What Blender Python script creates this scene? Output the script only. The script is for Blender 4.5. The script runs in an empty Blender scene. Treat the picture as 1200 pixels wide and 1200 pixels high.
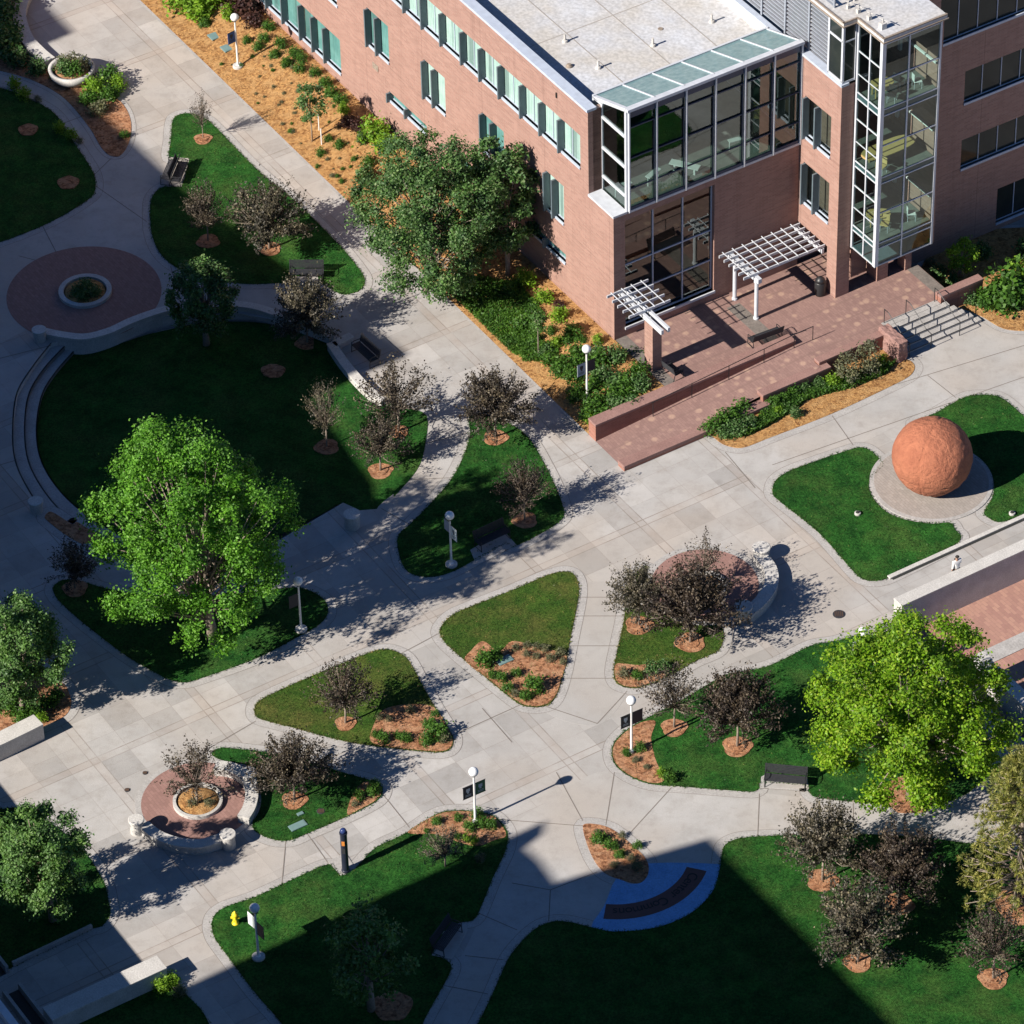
import bpy, bmesh, math, random
import numpy as np
from mathutils import Vector, Matrix
from mathutils.geometry import tessellate_polygon
random.seed(4)
R = math.radians
S = bpy.context.scene
COL = S.collection

# ------------------------------------------------------------------ camera, world, sun, exposure
FOC, PIT, ROL, CH = 5400.0, R(40.5), R(-1.55), 150.0      # measured from the building's edges (1200 px frame)
cp, sp, cr, sr = math.cos(PIT), math.sin(PIT), math.cos(ROL), math.sin(ROL)
FW = np.array([0, cp, -sp]); _u = np.array([0, sp, cp]); _r = np.array([1., 0, 0])
RT = cr*_r + sr*_u; UP = -sr*_r + cr*_u
CAM = -FW*(CH/sp)
cd = bpy.data.cameras.new('camera'); cam = bpy.data.objects.new('camera', cd); COL.objects.link(cam)
cd.sensor_width = 36; cd.lens = FOC/1200*36; cd.clip_start = 1; cd.clip_end = 3000
cam.matrix_world = Matrix(((RT[0], UP[0], -FW[0], CAM[0]), (RT[1], UP[1], -FW[1], CAM[1]), (RT[2], UP[2], -FW[2], CAM[2]), (0, 0, 0, 1)))
S.camera = cam
SUN_AZ, SUN_EL = R(32.2), R(33.0)          # direction the shadows run / height of the sun
w = bpy.data.worlds.new("World"); S.world = w; w.use_nodes = True
nt = w.node_tree; bg = nt.nodes['Background']
sky = nt.nodes.new('ShaderNodeTexSky'); sky.sky_type = 'NISHITA'; sky.sun_disc = False
sky.sun_elevation = SUN_EL; sky.sun_rotation = R(90)-(SUN_AZ+math.pi)
sky.altitude = 1600; sky.air_density = 1.0; sky.dust_density = 0.0; sky.ozone_density = 9.0
nt.links.new(sky.outputs[0], bg.inputs[0]); bg.inputs[1].default_value = 0.052
sl = bpy.data.lights.new('sun', 'SUN'); sl.energy = 5.0; sl.angle = R(0.5); sl.color = (1, .92, .82)
so = bpy.data.objects.new('sun', sl); COL.objects.link(so)
sd = Vector((math.cos(SUN_AZ)*math.cos(SUN_EL), math.sin(SUN_AZ)*math.cos(SUN_EL), -math.sin(SUN_EL)))
so.rotation_euler = sd.to_track_quat('-Z', 'Y').to_euler()
S.view_settings.view_transform = 'Standard'; S.view_settings.look = 'None'
S.view_settings.exposure = 0.80; S.view_settings.gamma = 1
S.cycles.max_bounces = 6; S.cycles.transparent_max_bounces = 12; S.cycles.diffuse_bounces = 1
S.cycles.glossy_bounces = 3; S.cycles.transmission_bounces = 4

# ------------------------------------------------------------------ geometry of the place
def ray(x, y): return RT*(x-600) - UP*(y-600) + FW*FOC
def G(x, y, z=0.0):
    d = ray(x, y); t = (z-CAM[2])/d[2]; return CAM + d*t
def P(wp):
    v = np.array(wp)-CAM; return 600+FOC*(v@RT)/(v@FW), 600-FOC*(v@UP)/(v@FW)
def hof(bx, by, ty, z0=0.0):
    b = G(bx, by, z0); lo, hi = 0, 60
    for _ in range(40):
        m = (lo+hi)/2
        if P(b+np.array([0, 0, m]))[1] > ty: lo = m
        else: hi = m
    return lo
AZ = R(-58.6)
EU = np.array([math.cos(AZ), math.sin(AZ), 0]); EV = np.array([-math.sin(AZ), math.cos(AZ), 0])
K = G(720, 399, 0.8); K[2] = 0          # the brick building's corner: origin of its own axes u, v
def W(u, v, z=0.0): return K + EU*u + EV*v + np.array([0, 0, z])
def UV(p): d = np.array(p)-K; return d@EU, d@EV
def bed_z(p):                            # the planting bed climbs from the walk to the wall
    u, v = UV(p)
    if -4.8 < v < 0.0 and u < 4.95:
        s = (v+4.8)/4.8; return 0.8*s*s*(3-2*s)+0.03
    return 0.03
def GB(x, y):
    p = G(x, y, 0)
    for _ in range(6): p = G(x, y, bed_z(p))
    return p
LAWN_L, LAWN_R = G(70, 500)[0], G(470, 500)[0]
def sunk(p): return -0.75*min(1.0, max(0.0, (LAWN_R-p[0])/(LAWN_R-LAWN_L)))
def GS(x, y):
    p = G(x, y, 0)
    for _ in range(8): p = G(x, y, sunk(p))
    return p

# ------------------------------------------------------------------ helpers
def tag(o, label=None, cat=None, group=None, kind=None):
    if label: o['label'] = label
    if cat: o['category'] = cat
    if group: o['group'] = group
    if kind: o['kind'] = kind
    return o
def empty(name, loc=(0, 0, 0), rz=0.0, parent=None):
    o = bpy.data.objects.new(name, None); COL.objects.link(o); o.location = loc; o.rotation_euler = (0, 0, rz)
    o.empty_display_size = .3
    if parent: o.parent = parent
    return o
class MB:
    def __init__(s): s.v = []; s.f = []; s.mi = []; s.sm = False
    def add(s, vs, fs, m=0):
        b = len(s.v); s.v += [tuple(map(float, q)) for q in vs]; s.f += [tuple(b+i for i in f) for f in fs]; s.mi += [m]*len(fs); return s
    def box(s, a, b, m=0):
        x0, y0, z0 = a; x1, y1, z1 = b
        return s.add([(x0, y0, z0), (x1, y0, z0), (x1, y1, z0), (x0, y1, z0), (x0, y0, z1), (x1, y0, z1), (x1, y1, z1), (x0, y1, z1)],
                     [(0, 3, 2, 1), (4, 5, 6, 7), (0, 1, 5, 4), (1, 2, 6, 5), (2, 3, 7, 6), (3, 0, 4, 7)], m)
    def prism(s, pts, z0, z1, m=0):
        n = len(pts); V = [(p[0], p[1], z0) for p in pts]+[(p[0], p[1], z1) for p in pts]
        tr = tessellate_polygon([[Vector((p[0], p[1], 0)) for p in pts]])
        F = []
        for t in tr:
            a, b, c = [Vector((pts[i][0], pts[i][1])) for i in t]
            if (b-a).cross(c-a) < 0: t = (t[0], t[2], t[1])
            F.append(tuple(i+n for i in t)); F.append((t[2], t[1], t[0]))
        area = sum(pts[i][0]*pts[(i+1) % n][1]-pts[(i+1) % n][0]*pts[i][1] for i in range(n))
        for i in range(n):
            j = (i+1) % n
            F.append((i, j, j+n, i+n) if area > 0 else (j, i, i+n, j+n))
        return s.add(V, F, m)
    def tube(s, pts, rs, n=8, m=0, cap=True):
        pts = [Vector(p) for p in pts]; V = []; F = []
        for i, p in enumerate(pts):
            d = (pts[min(i+1, len(pts)-1)]-pts[max(i-1, 0)]).normalized()
            a = d.orthogonal().normalized() if i == 0 else (a - d*a.dot(d)).normalized()
            b = d.cross(a)
            r = rs[i] if isinstance(rs, (list, tuple)) else rs
            for k in range(n):
                t = 2*math.pi*k/n; V.append(p+a*math.cos(t)*r+b*math.sin(t)*r)
        for i in range(len(pts)-1):
            for k in range(n):
                F.append((i*n+k, i*n+(k+1) % n, (i+1)*n+(k+1) % n, (i+1)*n+k))
        if cap: F.append(tuple(range(n-1, -1, -1))); F.append(tuple((len(pts)-1)*n+k for k in range(n)))
        return s.add(V, F, m)
    def lathe(s, prof, c=(0, 0, 0), n=20, m=0):
        V = []; F = []
        for r, z in prof:
            for k in range(n):
                t = 2*math.pi*k/n; V.append((c[0]+r*math.cos(t), c[1]+r*math.sin(t), c[2]+z))
        for i in range(len(prof)-1):
            for k in range(n): F.append((i*n+k, i*n+(k+1) % n, (i+1)*n+(k+1) % n, (i+1)*n+k))
        F.append(tuple(range(n-1, -1, -1))); F.append(tuple((len(prof)-1)*n+k for k in range(n)))
        return s.add(V, F, m)
    def obox(s, c, ax, hx, hy, z0, z1, m=0):      # box turned to unit direction ax
        ax = np.array([ax[0], ax[1]])/math.hypot(ax[0], ax[1]); ay = np.array([-ax[1], ax[0]])
        P4 = [np.array(c[:2])+ax*hx*a+ay*hy*b for a, b in ((-1, -1), (1, -1), (1, 1), (-1, 1))]
        return s.prism(P4, z0, z1, m)
    def build(s, name, mats, parent=None, smooth=False, bevel=0):
        me = bpy.data.meshes.new(name); me.from_pydata(s.v, [], s.f)
        mats = mats if isinstance(mats, (list, tuple)) else [mats]
        for m in mats: me.materials.append(m)
        if len(mats) > 1: me.polygons.foreach_set('material_index', s.mi)
        if smooth: me.polygons.foreach_set('use_smooth', [True]*len(me.polygons))
        me.update()
        o = bpy.data.objects.new(name, me); COL.objects.link(o)
        if parent: o.parent = parent
        if bevel:
            b = o.modifiers.new('b', 'BEVEL'); b.width = bevel; b.segments = 2; b.limit_method = 'ANGLE'
        return o
def copy_tree(o, parent=None):
    c = o.copy(); COL.objects.link(c)
    if parent: c.parent = parent
    for ch in o.children: copy_tree(ch, c)
    return c

# ------------------------------------------------------------------ materials
def newmat(name):
    m = bpy.data.materials.new(name); m.use_nodes = True; n = m.node_tree
    return m, n, n.nodes['Principled BSDF']
def N(n, t, **k):
    x = n.nodes.new(t)
    for a, b in k.items(): setattr(x, a, b)
    return x
def math_(n, op, a, b=None, c=None):
    x = N(n, 'ShaderNodeMath', operation=op)
    for i, q in enumerate((a, b, c)):
        if q is None: continue
        if hasattr(q, 'links'): n.links.new(q, x.inputs[i])
        else: x.inputs[i].default_value = q
    return x.outputs[0]
def mixc(n, f, a, b, mode='MIX'):
    x = N(n, 'ShaderNodeMix', data_type='RGBA', blend_type=mode)
    for i, q in ((0, f), (6, a), (7, b)):
        if hasattr(q, 'links'): n.links.new(q, x.inputs[i])
        else: x.inputs[i].default_value = (*q, 1) if isinstance(q, tuple) and len(q) == 3 else q
    return x.outputs[2]
def noise(n, co, sc, det=4, rough=.6, lo=.35, hi=.65):
    x = N(n, 'ShaderNodeTexNoise'); x.inputs['Scale'].default_value = sc; x.inputs['Detail'].default_value = det
    x.inputs['Roughness'].default_value = rough
    if co is not None: n.links.new(co, x.inputs['Vector'])
    r = N(n, 'ShaderNodeMapRange'); r.inputs[1].default_value = lo; r.inputs[2].default_value = hi
    n.links.new(x.outputs[0], r.inputs[0]); return r.outputs[0]
def bump(n, h, dist, bs, strength=1.0):
    b = N(n, 'ShaderNodeBump'); b.inputs['Distance'].default_value = dist; b.inputs['Strength'].default_value = strength
    n.links.new(h, b.inputs['Height']); n.links.new(b.outputs[0], bs.inputs['Normal'])
def mottled(name, c1, c2, sc=2.0, rough=.85, fine=None, bd=0.0, bsc=30, metal=0.0, c3=None, sc3=.15):
    m, n, bs = newmat(name); tc = N(n, 'ShaderNodeTexCoord').outputs['Object']
    col = mixc(n, noise(n, tc, sc), c1, c2)
    if c3: col = mixc(n, noise(n, tc, sc3, 3), col, c3)
    if fine: col = mixc(n, noise(n, tc, fine, 2, .5, .3, .7), mixc(n, 1.0, col, (.72, .72, .72), 'MULTIPLY'), col)
    n.links.new(col, bs.inputs['Base Color']); bs.inputs['Roughness'].default_value = rough; bs.inputs['Metallic'].default_value = metal
    if bd: bump(n, noise(n, tc, bsc, 4, .6, .2, .8), bd, bs)
    return m
def plain(name, c, rough=.6, metal=0.0):
    return mottled(name, c, tuple(q*.86 for q in c), 3.0, rough, metal=metal)

def add_stripes(m, per, amt):                    # the slats of vertical blinds
    n = m.node_tree; bs = n.nodes['Principled BSDF']; l = bs.inputs['Base Color'].links[0].from_socket
    tc = N(n, 'ShaderNodeTexCoord').outputs['Object']; sx = N(n, 'ShaderNodeSeparateXYZ'); n.links.new(tc, sx.inputs[0])
    k = math_(n, 'LESS_THAN', math_(n, 'FLOORED_MODULO', math_(n, 'ADD', sx.outputs[0], sx.outputs[1]), per), per*.4)
    cxx = N(n, 'ShaderNodeTexNoise'); cxx.noise_dimensions = '1D'; cxx.inputs['Scale'].default_value = .9; n.links.new(sx.outputs[0], cxx.inputs['W'])
    dk_ = N(n, 'ShaderNodeMapRange'); dk_.inputs[1].default_value = .52; dk_.inputs[2].default_value = .60; n.links.new(cxx.outputs[0], dk_.inputs[0])
    c = mixc(n, math_(n, 'MULTIPLY', k, amt), l, mixc(n, 1.0, l, (.55, .6, .6), 'MULTIPLY'))
    c = mixc(n, math_(n, 'MULTIPLY', dk_.outputs[0], .55), c, (.05, .09, .085))
    n.links.new(c, bs.inputs['Base Color'])
def uv_axes(n, tc):
    sx = N(n, 'ShaderNodeSeparateXYZ'); n.links.new(tc, sx.inputs[0])
    def dot(e, k0):
        a = math_(n, 'MULTIPLY', sx.outputs[0], float(e[0])); b = math_(n, 'MULTIPLY_ADD', sx.outputs[1], float(e[1]), a)
        return math_(n, 'SUBTRACT', b, float(k0))
    return dot(EU, K@EU), dot(EV, K@EV)
def line(n, x, period, half, off=0.0):
    a = math_(n, 'ADD', x, off+half); b = math_(n, 'FLOORED_MODULO', a, period)
    return math_(n, 'LESS_THAN', b, 2*half)
def concrete_mat(name, tint, grid=True):
    m, n, bs = newmat(name); tc = N(n, 'ShaderNodeTexCoord').outputs['Object']
    c1 = tuple(.46*t for t in tint); c2 = tuple(.37*t for t in tint)
    col = mixc(n, noise(n, tc, .35, 6, .65), c1, c2)
    col = mixc(n, math_(n, 'MULTIPLY', noise(n, tc, .09, 3, .6, .45, .62), .75), col, (.44, .385, .335))
    col = mixc(n, math_(n, 'MULTIPLY', noise(n, tc, 1.1, 8, .78, .48, .72), .62), col, (.27, .245, .22))
    col = mixc(n, math_(n, 'MULTIPLY', noise(n, tc, .045, 2, .5, .5, .6), .45), col, (.36, .345, .325))
    vs = N(n, 'ShaderNodeTexVoronoi'); vs.inputs['Scale'].default_value = .55; n.links.new(tc, vs.inputs['Vector'])
    sp1 = N(n, 'ShaderNodeMapRange'); sp1.inputs[1].default_value = .05; sp1.inputs[2].default_value = .16; sp1.inputs[3].default_value = .5; sp1.inputs[4].default_value = 0; n.links.new(vs.outputs['Distance'], sp1.inputs[0])
    col = mixc(n, math_(n, 'MULTIPLY', sp1.outputs[0], noise(n, tc, .8, 3, .6, .5, .7)), col, (.20, .17, .15))
    col = mixc(n, math_(n, 'MULTIPLY', noise(n, tc, 14, 3, .7, .3, .7), .18), col, (.25, .24, .22))
    if grid:
        u, v = uv_axes(n, tc)
        cu = math_(n, 'FLOOR', math_(n, 'DIVIDE', u, 1.55)); cv = math_(n, 'FLOOR', math_(n, 'DIVIDE', v, 1.55))
        cx = N(n, 'ShaderNodeCombineXYZ'); n.links.new(cu, cx.inputs[0]); n.links.new(cv, cx.inputs[1])
        wn = N(n, 'ShaderNodeTexWhiteNoise'); n.links.new(cx.outputs[0], wn.inputs['Vector'])
        hs = N(n, 'ShaderNodeMapRange'); hs.inputs[3].default_value = .84; hs.inputs[4].default_value = 1.08
        n.links.new(wn.outputs[0], hs.inputs[0])
        cc = N(n, 'ShaderNodeCombineXYZ')
        for i in range(3): n.links.new(hs.outputs[0], cc.inputs[i])
        col = mixc(n, 1.0, col, cc.outputs[0], 'MULTIPLY')
        L = None
        for x in (u, v):
            for per, hw, off in ((1.55, .012, 0), (6.2, .028, 0), (6.2, .028, .42)):
                l = line(n, x, per, hw, off); l = math_(n, 'MULTIPLY', l, .38 if per < 2 else .6)
                L = l if L is None else math_(n, 'MAXIMUM', L, l)
        st_ = None
        for x in (u, v):
            l = math_(n, 'MULTIPLY', line(n, x, 6.2, .17, .21), .22); st_ = l if st_ is None else math_(n, 'MAXIMUM', st_, l)
        col = mixc(n, math_(n, 'MULTIPLY', st_, noise(n, tc, .35, 4, .7, .35, .6)), col, (.36, .27, .21))
        L = math_(n, 'MULTIPLY', L, noise(n, tc, .5, 4, .6, .25, .6))
        col = mixc(n, L, col, (.17, .13, .10))
    n.links.new(col, bs.inputs['Base Color']); bs.inputs['Roughness'].default_value = .82
    bump(n, noise(n, tc, 22, 4, .7, .2, .8), .006, bs)
    return m
def brick_mat(name, c1, c2, mortar, bw, bh, wall=True, off=.5, msize=.008, bias=0.0):
    m, n, bs = newmat(name); tc = N(n, 'ShaderNodeTexCoord').outputs['Object']
    cx = N(n, 'ShaderNodeCombineXYZ')
    if wall:
        sx = N(n, 'ShaderNodeSeparateXYZ'); n.links.new(tc, sx.inputs[0])
        n.links.new(math_(n, 'ADD', sx.outputs[0], sx.outputs[1]), cx.inputs[0]); n.links.new(sx.outputs[2], cx.inputs[1])
    else:
        u, v = uv_axes(n, tc); n.links.new(u, cx.inputs[0]); n.links.new(v, cx.inputs[1])
    b = N(n, 'ShaderNodeTexBrick'); b.offset = off
    n.links.new(cx.outputs[0], b.inputs['Vector'])
    b.inputs['Color1'].default_value = (*c1, 1); b.inputs['Color2'].default_value = (*c2, 1); b.inputs['Mortar'].default_value = (*mortar, 1)
    b.inputs['Scale'].default_value = 1; b.inputs['Mortar Size'].default_value = msize; b.inputs['Bias'].default_value = bias
    b.inputs['Brick Width'].default_value = bw; b.inputs['Row Height'].default_value = bh
    col = mixc(n, math_(n, 'MULTIPLY', noise(n, tc, .5, 5, .7), .35), b.outputs[0], tuple(q*.72 for q in c1))
    col = mixc(n, math_(n, 'MULTIPLY', noise(n, cx.outputs[0], 3.5, 2, .6, .5, .7), .3), col, tuple(min(1, q*1.35) for q in c2))
    if wall:
        stx = N(n, 'ShaderNodeMapping'); stx.inputs['Scale'].default_value = (1.6, .12, 1); n.links.new(cx.outputs[0], stx.inputs[0])
        col = mixc(n, math_(n, 'MULTIPLY', noise(n, stx.outputs[0], 1.0, 5, .7, .52, .75), .35), col, tuple(q*.6 for q in c2))
        sxx = N(n, 'ShaderNodeSeparateXYZ'); n.links.new(cx.outputs[0], sxx.inputs[0])
        col = mixc(n, math_(n, 'MULTIPLY', line(n, sxx.outputs[0], 6.1, .014, .4), .6), col, tuple(q*.45 for q in c2))
        col = mixc(n, math_(n, 'MULTIPLY', line(n, sxx.outputs[1], 4.25, .03, -.9), .3), col, tuple(q*.6 for q in c2))
    n.links.new(col, bs.inputs['Base Color']); bs.inputs['Roughness'].default_value = .9
    return m
def paver_mat(name, c1, c2, c3):                  # blotchy coloured pavers
    m, n, bs = newmat(name); tc = N(n, 'ShaderNodeTexCoord').outputs['Object']
    u, v = uv_axes(n, tc); cx = N(n, 'ShaderNodeCombineXYZ'); n.links.new(u, cx.inputs[0]); n.links.new(v, cx.inputs[1])
    b = N(n, 'ShaderNodeTexBrick'); n.links.new(cx.outputs[0], b.inputs['Vector'])
    b.inputs['Color1'].default_value = (*c1, 1); b.inputs['Color2'].default_value = (*c2, 1); b.inputs['Mortar'].default_value = (*[q*.6 for q in c1], 1)
    b.inputs['Scale'].default_value = 1; b.inputs['Mortar Size'].default_value = .006; b.inputs['Brick Width'].default_value = .3; b.inputs['Row Height'].default_value = .15
    vo = N(n, 'ShaderNodeTexVoronoi'); vo.inputs['Scale'].default_value = 1.5; n.links.new(tc, vo.inputs['Vector'])
    mr = N(n, 'ShaderNodeMapRange'); mr.inputs[1].default_value = .18; mr.inputs[2].default_value = .34; mr.inputs[3].default_value = .8; mr.inputs[4].default_value = 0
    n.links.new(vo.outputs['Distance'], mr.inputs[0])
    col = mixc(n, mr.outputs[0], b.outputs[0], c3)
    st = math_(n, 'FLOORED_MODULO', u, 1.3); st = math_(n, 'LESS_THAN', st, .14)
    col = mixc(n, math_(n, 'MULTIPLY', st, .55), col, tuple(q*.7 for q in c1))
    col = mixc(n, math_(n, 'MULTIPLY', noise(n, tc, 9, 3, .7), .3), col, tuple(q*.7 for q in c1))
    n.links.new(col, bs.inputs['Base Color']); bs.inputs['Roughness'].default_value = .85
    return m
def grass_mat(name, c1, c2, c3, dry=.5):
    m, n, bs = newmat(name); tc = N(n, 'ShaderNodeTexCoord').outputs['Object']
    col = mixc(n, noise(n, tc, 1.1, 7, .75, .38, .62), c1, c2)
    col = mixc(n, math_(n, 'MULTIPLY', noise(n, tc, .45, 5, .7, .45, .68), dry), col, c3)
    col = mixc(n, math_(n, 'MULTIPLY', noise(n, tc, .16, 3, .6, .4, .62), .5), col, mixc(n, 1.0, col, (1.45, 1.4, 1.3), 'MULTIPLY'))
    col = mixc(n, noise(n, tc, 9, 5, .85, .40, .60), mixc(n, 1.0, col, (.42, .48, .42), 'MULTIPLY'), mixc(n, 1.0, col, (1.35, 1.3, 1.2), 'MULTIPLY'))
    n.links.new(col, bs.inputs['Base Color']); bs.inputs['Roughness'].default_value = .95
    bs.inputs['Specular IOR Level'].default_value = .1
    bump(n, noise(n, tc, 20, 4, .8, .2, .8), .09, bs)
    return m
def mulch_mat(name, c1, c2, c3):
    m, n, bs = newmat(name); tc = N(n, 'ShaderNodeTexCoord').outputs['Object']
    vo = N(n, 'ShaderNodeTexVoronoi'); vo.inputs['Scale'].default_value = 9; n.links.new(tc, vo.inputs['Vector'])
    sp_ = N(n, 'ShaderNodeSeparateColor'); n.links.new(vo.outputs['Color'], sp_.inputs[0])
    col = mixc(n, sp_.outputs[0], c1, c2)
    col = mixc(n, math_(n, 'MULTIPLY', noise(n, tc, 2.2, 6, .7, .45, .65), .75), col, c3)
    n.links.new(col, bs.inputs['Base Color']); bs.inputs['Roughness'].default_value = .95
    bs.inputs['Specular IOR Level'].default_value = .1
    bump(n, noise(n, tc, 13, 4, .8, .2, .8), .09, bs)
    return m
def leaf_mat(name, cols, trans=.25, sat=1):
    m, n, bs = newmat(name)
    g = N(n, 'ShaderNodeNewGeometry'); cr_ = N(n, 'ShaderNodeValToRGB'); n.links.new(g.outputs['Random Per Island'], cr_.inputs[0])
    e = cr_.color_ramp.elements; e[0].color = (*cols[0], 1); e[1].color = (*cols[-1], 1)
    for i, c in enumerate(cols[1:-1]): x = e.new((i+1)/(len(cols)-1)); x.color = (*c, 1)
    tco = N(n, 'ShaderNodeTexCoord').outputs['Object']
    vary = mixc(n, noise(n, tco, 1.1, 3, .6, .38, .62), mixc(n, 1.0, cr_.outputs[0], (.72, .70, .85), 'MULTIPLY'), mixc(n, 1.0, cr_.outputs[0], (1.22, 1.08, .95), 'MULTIPLY'))
    n.links.new(vary, bs.inputs['Base Color']); bs.inputs['Roughness'].default_value = .5
    bs.inputs['Specular IOR Level'].default_value = .25
    tr = N(n, 'ShaderNodeBsdfTranslucent'); n.links.new(mixc(n, 1.0, vary, (1.3, 1.5, .5), 'MULTIPLY'), tr.inputs[0])
    mx = N(n, 'ShaderNodeMixShader'); mx.inputs[0].default_value = trans
    n.links.new(bs.outputs[0], mx.inputs[1]); n.links.new(tr.outputs[0], mx.inputs[2])
    n.links.new(mx.outputs[0], n.nodes['Material Output'].inputs[0])
    return m
def glass_mat(name, tint, refl=.12, rough=.01):
    m, n, bs = newmat(name)
    t = N(n, 'ShaderNodeBsdfTransparent'); t.inputs[0].default_value = (*tint, 1)
    g = N(n, 'ShaderNodeBsdfGlossy'); g.inputs['Roughness'].default_value = rough; g.inputs[0].default_value = (.9, 1, .97, 1)
    f = N(n, 'ShaderNodeFresnel'); f.inputs[0].default_value = 1.5
    a = math_(n, 'ADD', f.outputs[0], refl)
    mx = N(n, 'ShaderNodeMixShader'); n.links.new(a, mx.inputs[0]); n.links.new(t.outputs[0], mx.inputs[1]); n.links.new(g.outputs[0], mx.inputs[2])
    n.links.new(mx.outputs[0], n.nodes['Material Output'].inputs[0]); return m

M = {}
M['paving'] = concrete_mat('concrete_paving', (.98, .955, .93))
M['path'] = concrete_mat('smooth_concrete', (.98, .96, .94), False)
M['kerb'] = mottled('kerb_concrete', (.46, .445, .43), (.39, .375, .36), 1.2, .8, 12)
M['joint'] = plain('paving_joint', (.20, .175, .155), .9)
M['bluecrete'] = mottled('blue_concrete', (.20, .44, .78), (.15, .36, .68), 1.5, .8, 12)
M['wallcon'] = mottled('cast_concrete', (.58, .565, .54), (.48, .465, .44), 1.3, .8, 16, .004, 18)
M['brick'] = brick_mat('pink_brick', (.36, .21, .17), (.27, .15, .12), (.33, .26, .22), .42, .10)
M['brickred'] = brick_mat('red_brick', (.34, .15, .11), (.25, .105, .075), (.30, .19, .15), .42, .10)
M['sandstone'] = mottled('pink_sandstone', (.34, .20, .175), (.28, .16, .14), 1.0, .85, 14, .004, 20)
M['paver'] = paver_mat('red_paver', (.30, .185, .16), (.235, .14, .125), (.44, .29, .22))
M['paver2'] = brick_mat('plaza_brick', (.32, .185, .16), (.25, .14, .12), (.2, .12, .1), .3, .15, False)
M['paver3'] = brick_mat('mall_brick', (.44, .25, .19), (.32, .17, .14), (.25, .15, .12), .42, .2, False)
M['paver4'] = brick_mat('grey_brick_paver', (.36, .32, .29), (.29, .26, .235), (.22, .19, .17), .3, .15, False)
M['paverplain'] = mottled('plain_red_concrete', (.42, .20, .17), (.36, .17, .145), 1.2, .85, 14)
M['greypaver'] = mottled('grey_paver', (.22, .19, .17), (.17, .15, .135), 2.5, .85, 9)
M['grass'] = grass_mat('lawn_grass', (.013, .068, .014), (.034, .145, .027), (.105, .16, .045), .45)
M['grassdry'] = grass_mat('dry_lawn_grass', (.04, .10, .018), (.075, .14, .026), (.16, .155, .05), .7)
M['mulch'] = mulch_mat('bark_mulch', (.64, .36, .14), (.25, .115, .045), (.62, .38, .17))
M['mulchr'] = mulch_mat('red_bark_mulch', (.60, .30, .16), (.20, .085, .045), (.64, .38, .23))
M['metal'] = plain('white_metal', (.56, .59, .64), .4)
M['white'] = plain('white_paint', (.80, .80, .79), .45)
M['cap'] = plain('pale_metal_cap', (.46, .52, .62), .45)
M['fin'] = plain('grey_fin', (.12, .16, .185), .4)
M['black'] = plain('black_metal', (.018, .019, .022), .45)
M['bench'] = mottled('bench_slats', (.022, .024, .03), (.035, .036, .042), 12, .6)
M['dark'] = plain('dark_interior', (.03, .032, .03), .8)
M['floor'] = mottled('office_carpet', (.16, .17, .15), (.11, .12, .11), 2, .9)
M['inwall'] = plain('interior_wall', (.42, .40, .34), .8)
M['wood'] = plain('pale_wood', (.55, .38, .15), .45)
M['yellow'] = plain('yellow_paint', (.85, .68, .03), .4)
M['roof'] = mottled('roof_membrane', (.60, .625, .67), (.53, .545, .58), .6, .9, 6, c3=(.54, .52, .49), sc3=.35)
M['glass'] = glass_mat('curtain_glass', (.50, .64, .62), .10)
M['glass2'] = glass_mat('tower_glass', (.60, .76, .74), .025)
M['greenglass'] = mottled('fritted_glass', (.14, .25, .27), (.22, .34, .35), 3, .12)
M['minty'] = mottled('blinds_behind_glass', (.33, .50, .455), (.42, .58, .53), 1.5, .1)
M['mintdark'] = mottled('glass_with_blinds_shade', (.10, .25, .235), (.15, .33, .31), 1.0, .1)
M['darkglass'] = mottled('dark_window_glass', (.018, .024, .024), (.03, .036, .032), .5, .06)
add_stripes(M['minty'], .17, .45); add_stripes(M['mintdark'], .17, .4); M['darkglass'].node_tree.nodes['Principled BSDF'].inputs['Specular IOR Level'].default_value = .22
M['bark'] = mottled('bark', (.30, .25, .20), (.20, .16, .13), 8, .9)
M['barkdark'] = mottled('dark_bark', (.12, .095, .075), (.08, .06, .05), 8, .9)
M['maple'] = leaf_mat('bright_leaf', [(.04, .14, .010), (.075, .235, .018), (.115, .32, .028), (.17, .38, .07)], .3)
M['maple2'] = leaf_mat('yellow_green_leaf', [(.065, .165, .006), (.125, .28, .010), (.185, .37, .018), (.27, .39, .04)], .3)
M['ash'] = leaf_mat('mid_green_leaf', [(.045, .12, .025), (.075, .18, .04), (.11, .24, .06), (.17, .29, .12)], .25)
M['deep'] = leaf_mat('deep_green_leaf', [(.032, .085, .022), (.055, .14, .034), (.09, .20, .055), (.16, .24, .11)], .2)
M['crab'] = leaf_mat('bronze_leaf', [(.022, .017, .014), (.038, .032, .025), (.066, .059, .042), (.17, .16, .115)], .1)
M['crab2'] = leaf_mat('grey_green_leaf', [(.028, .029, .02), (.048, .048, .033), (.08, .08, .055), (.21, .20, .145)], .1)
M['crab3'] = leaf_mat('purple_bronze_leaf', [(.022, .016, .013), (.038, .03, .024), (.062, .052, .038), (.15, .135, .10)], .1)
M['pine'] = leaf_mat('pine_needles', [(.09, .12, .03), (.16, .20, .04), (.27, .29, .07), (.38, .38, .13)], .2)
M['shrub'] = leaf_mat('shrub_leaf', [(.035, .10, .015), (.055, .15, .02), (.09, .21, .03)], .25)
M['shrubb'] = leaf_mat('bright_shrub_leaf', [(.10, .23, .015), (.16, .33, .025), (.24, .42, .04)], .3)
M['shrubg'] = leaf_mat('sage_leaf', [(.08, .10, .05), (.13, .15, .08), (.20, .21, .12)], .2)
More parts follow.
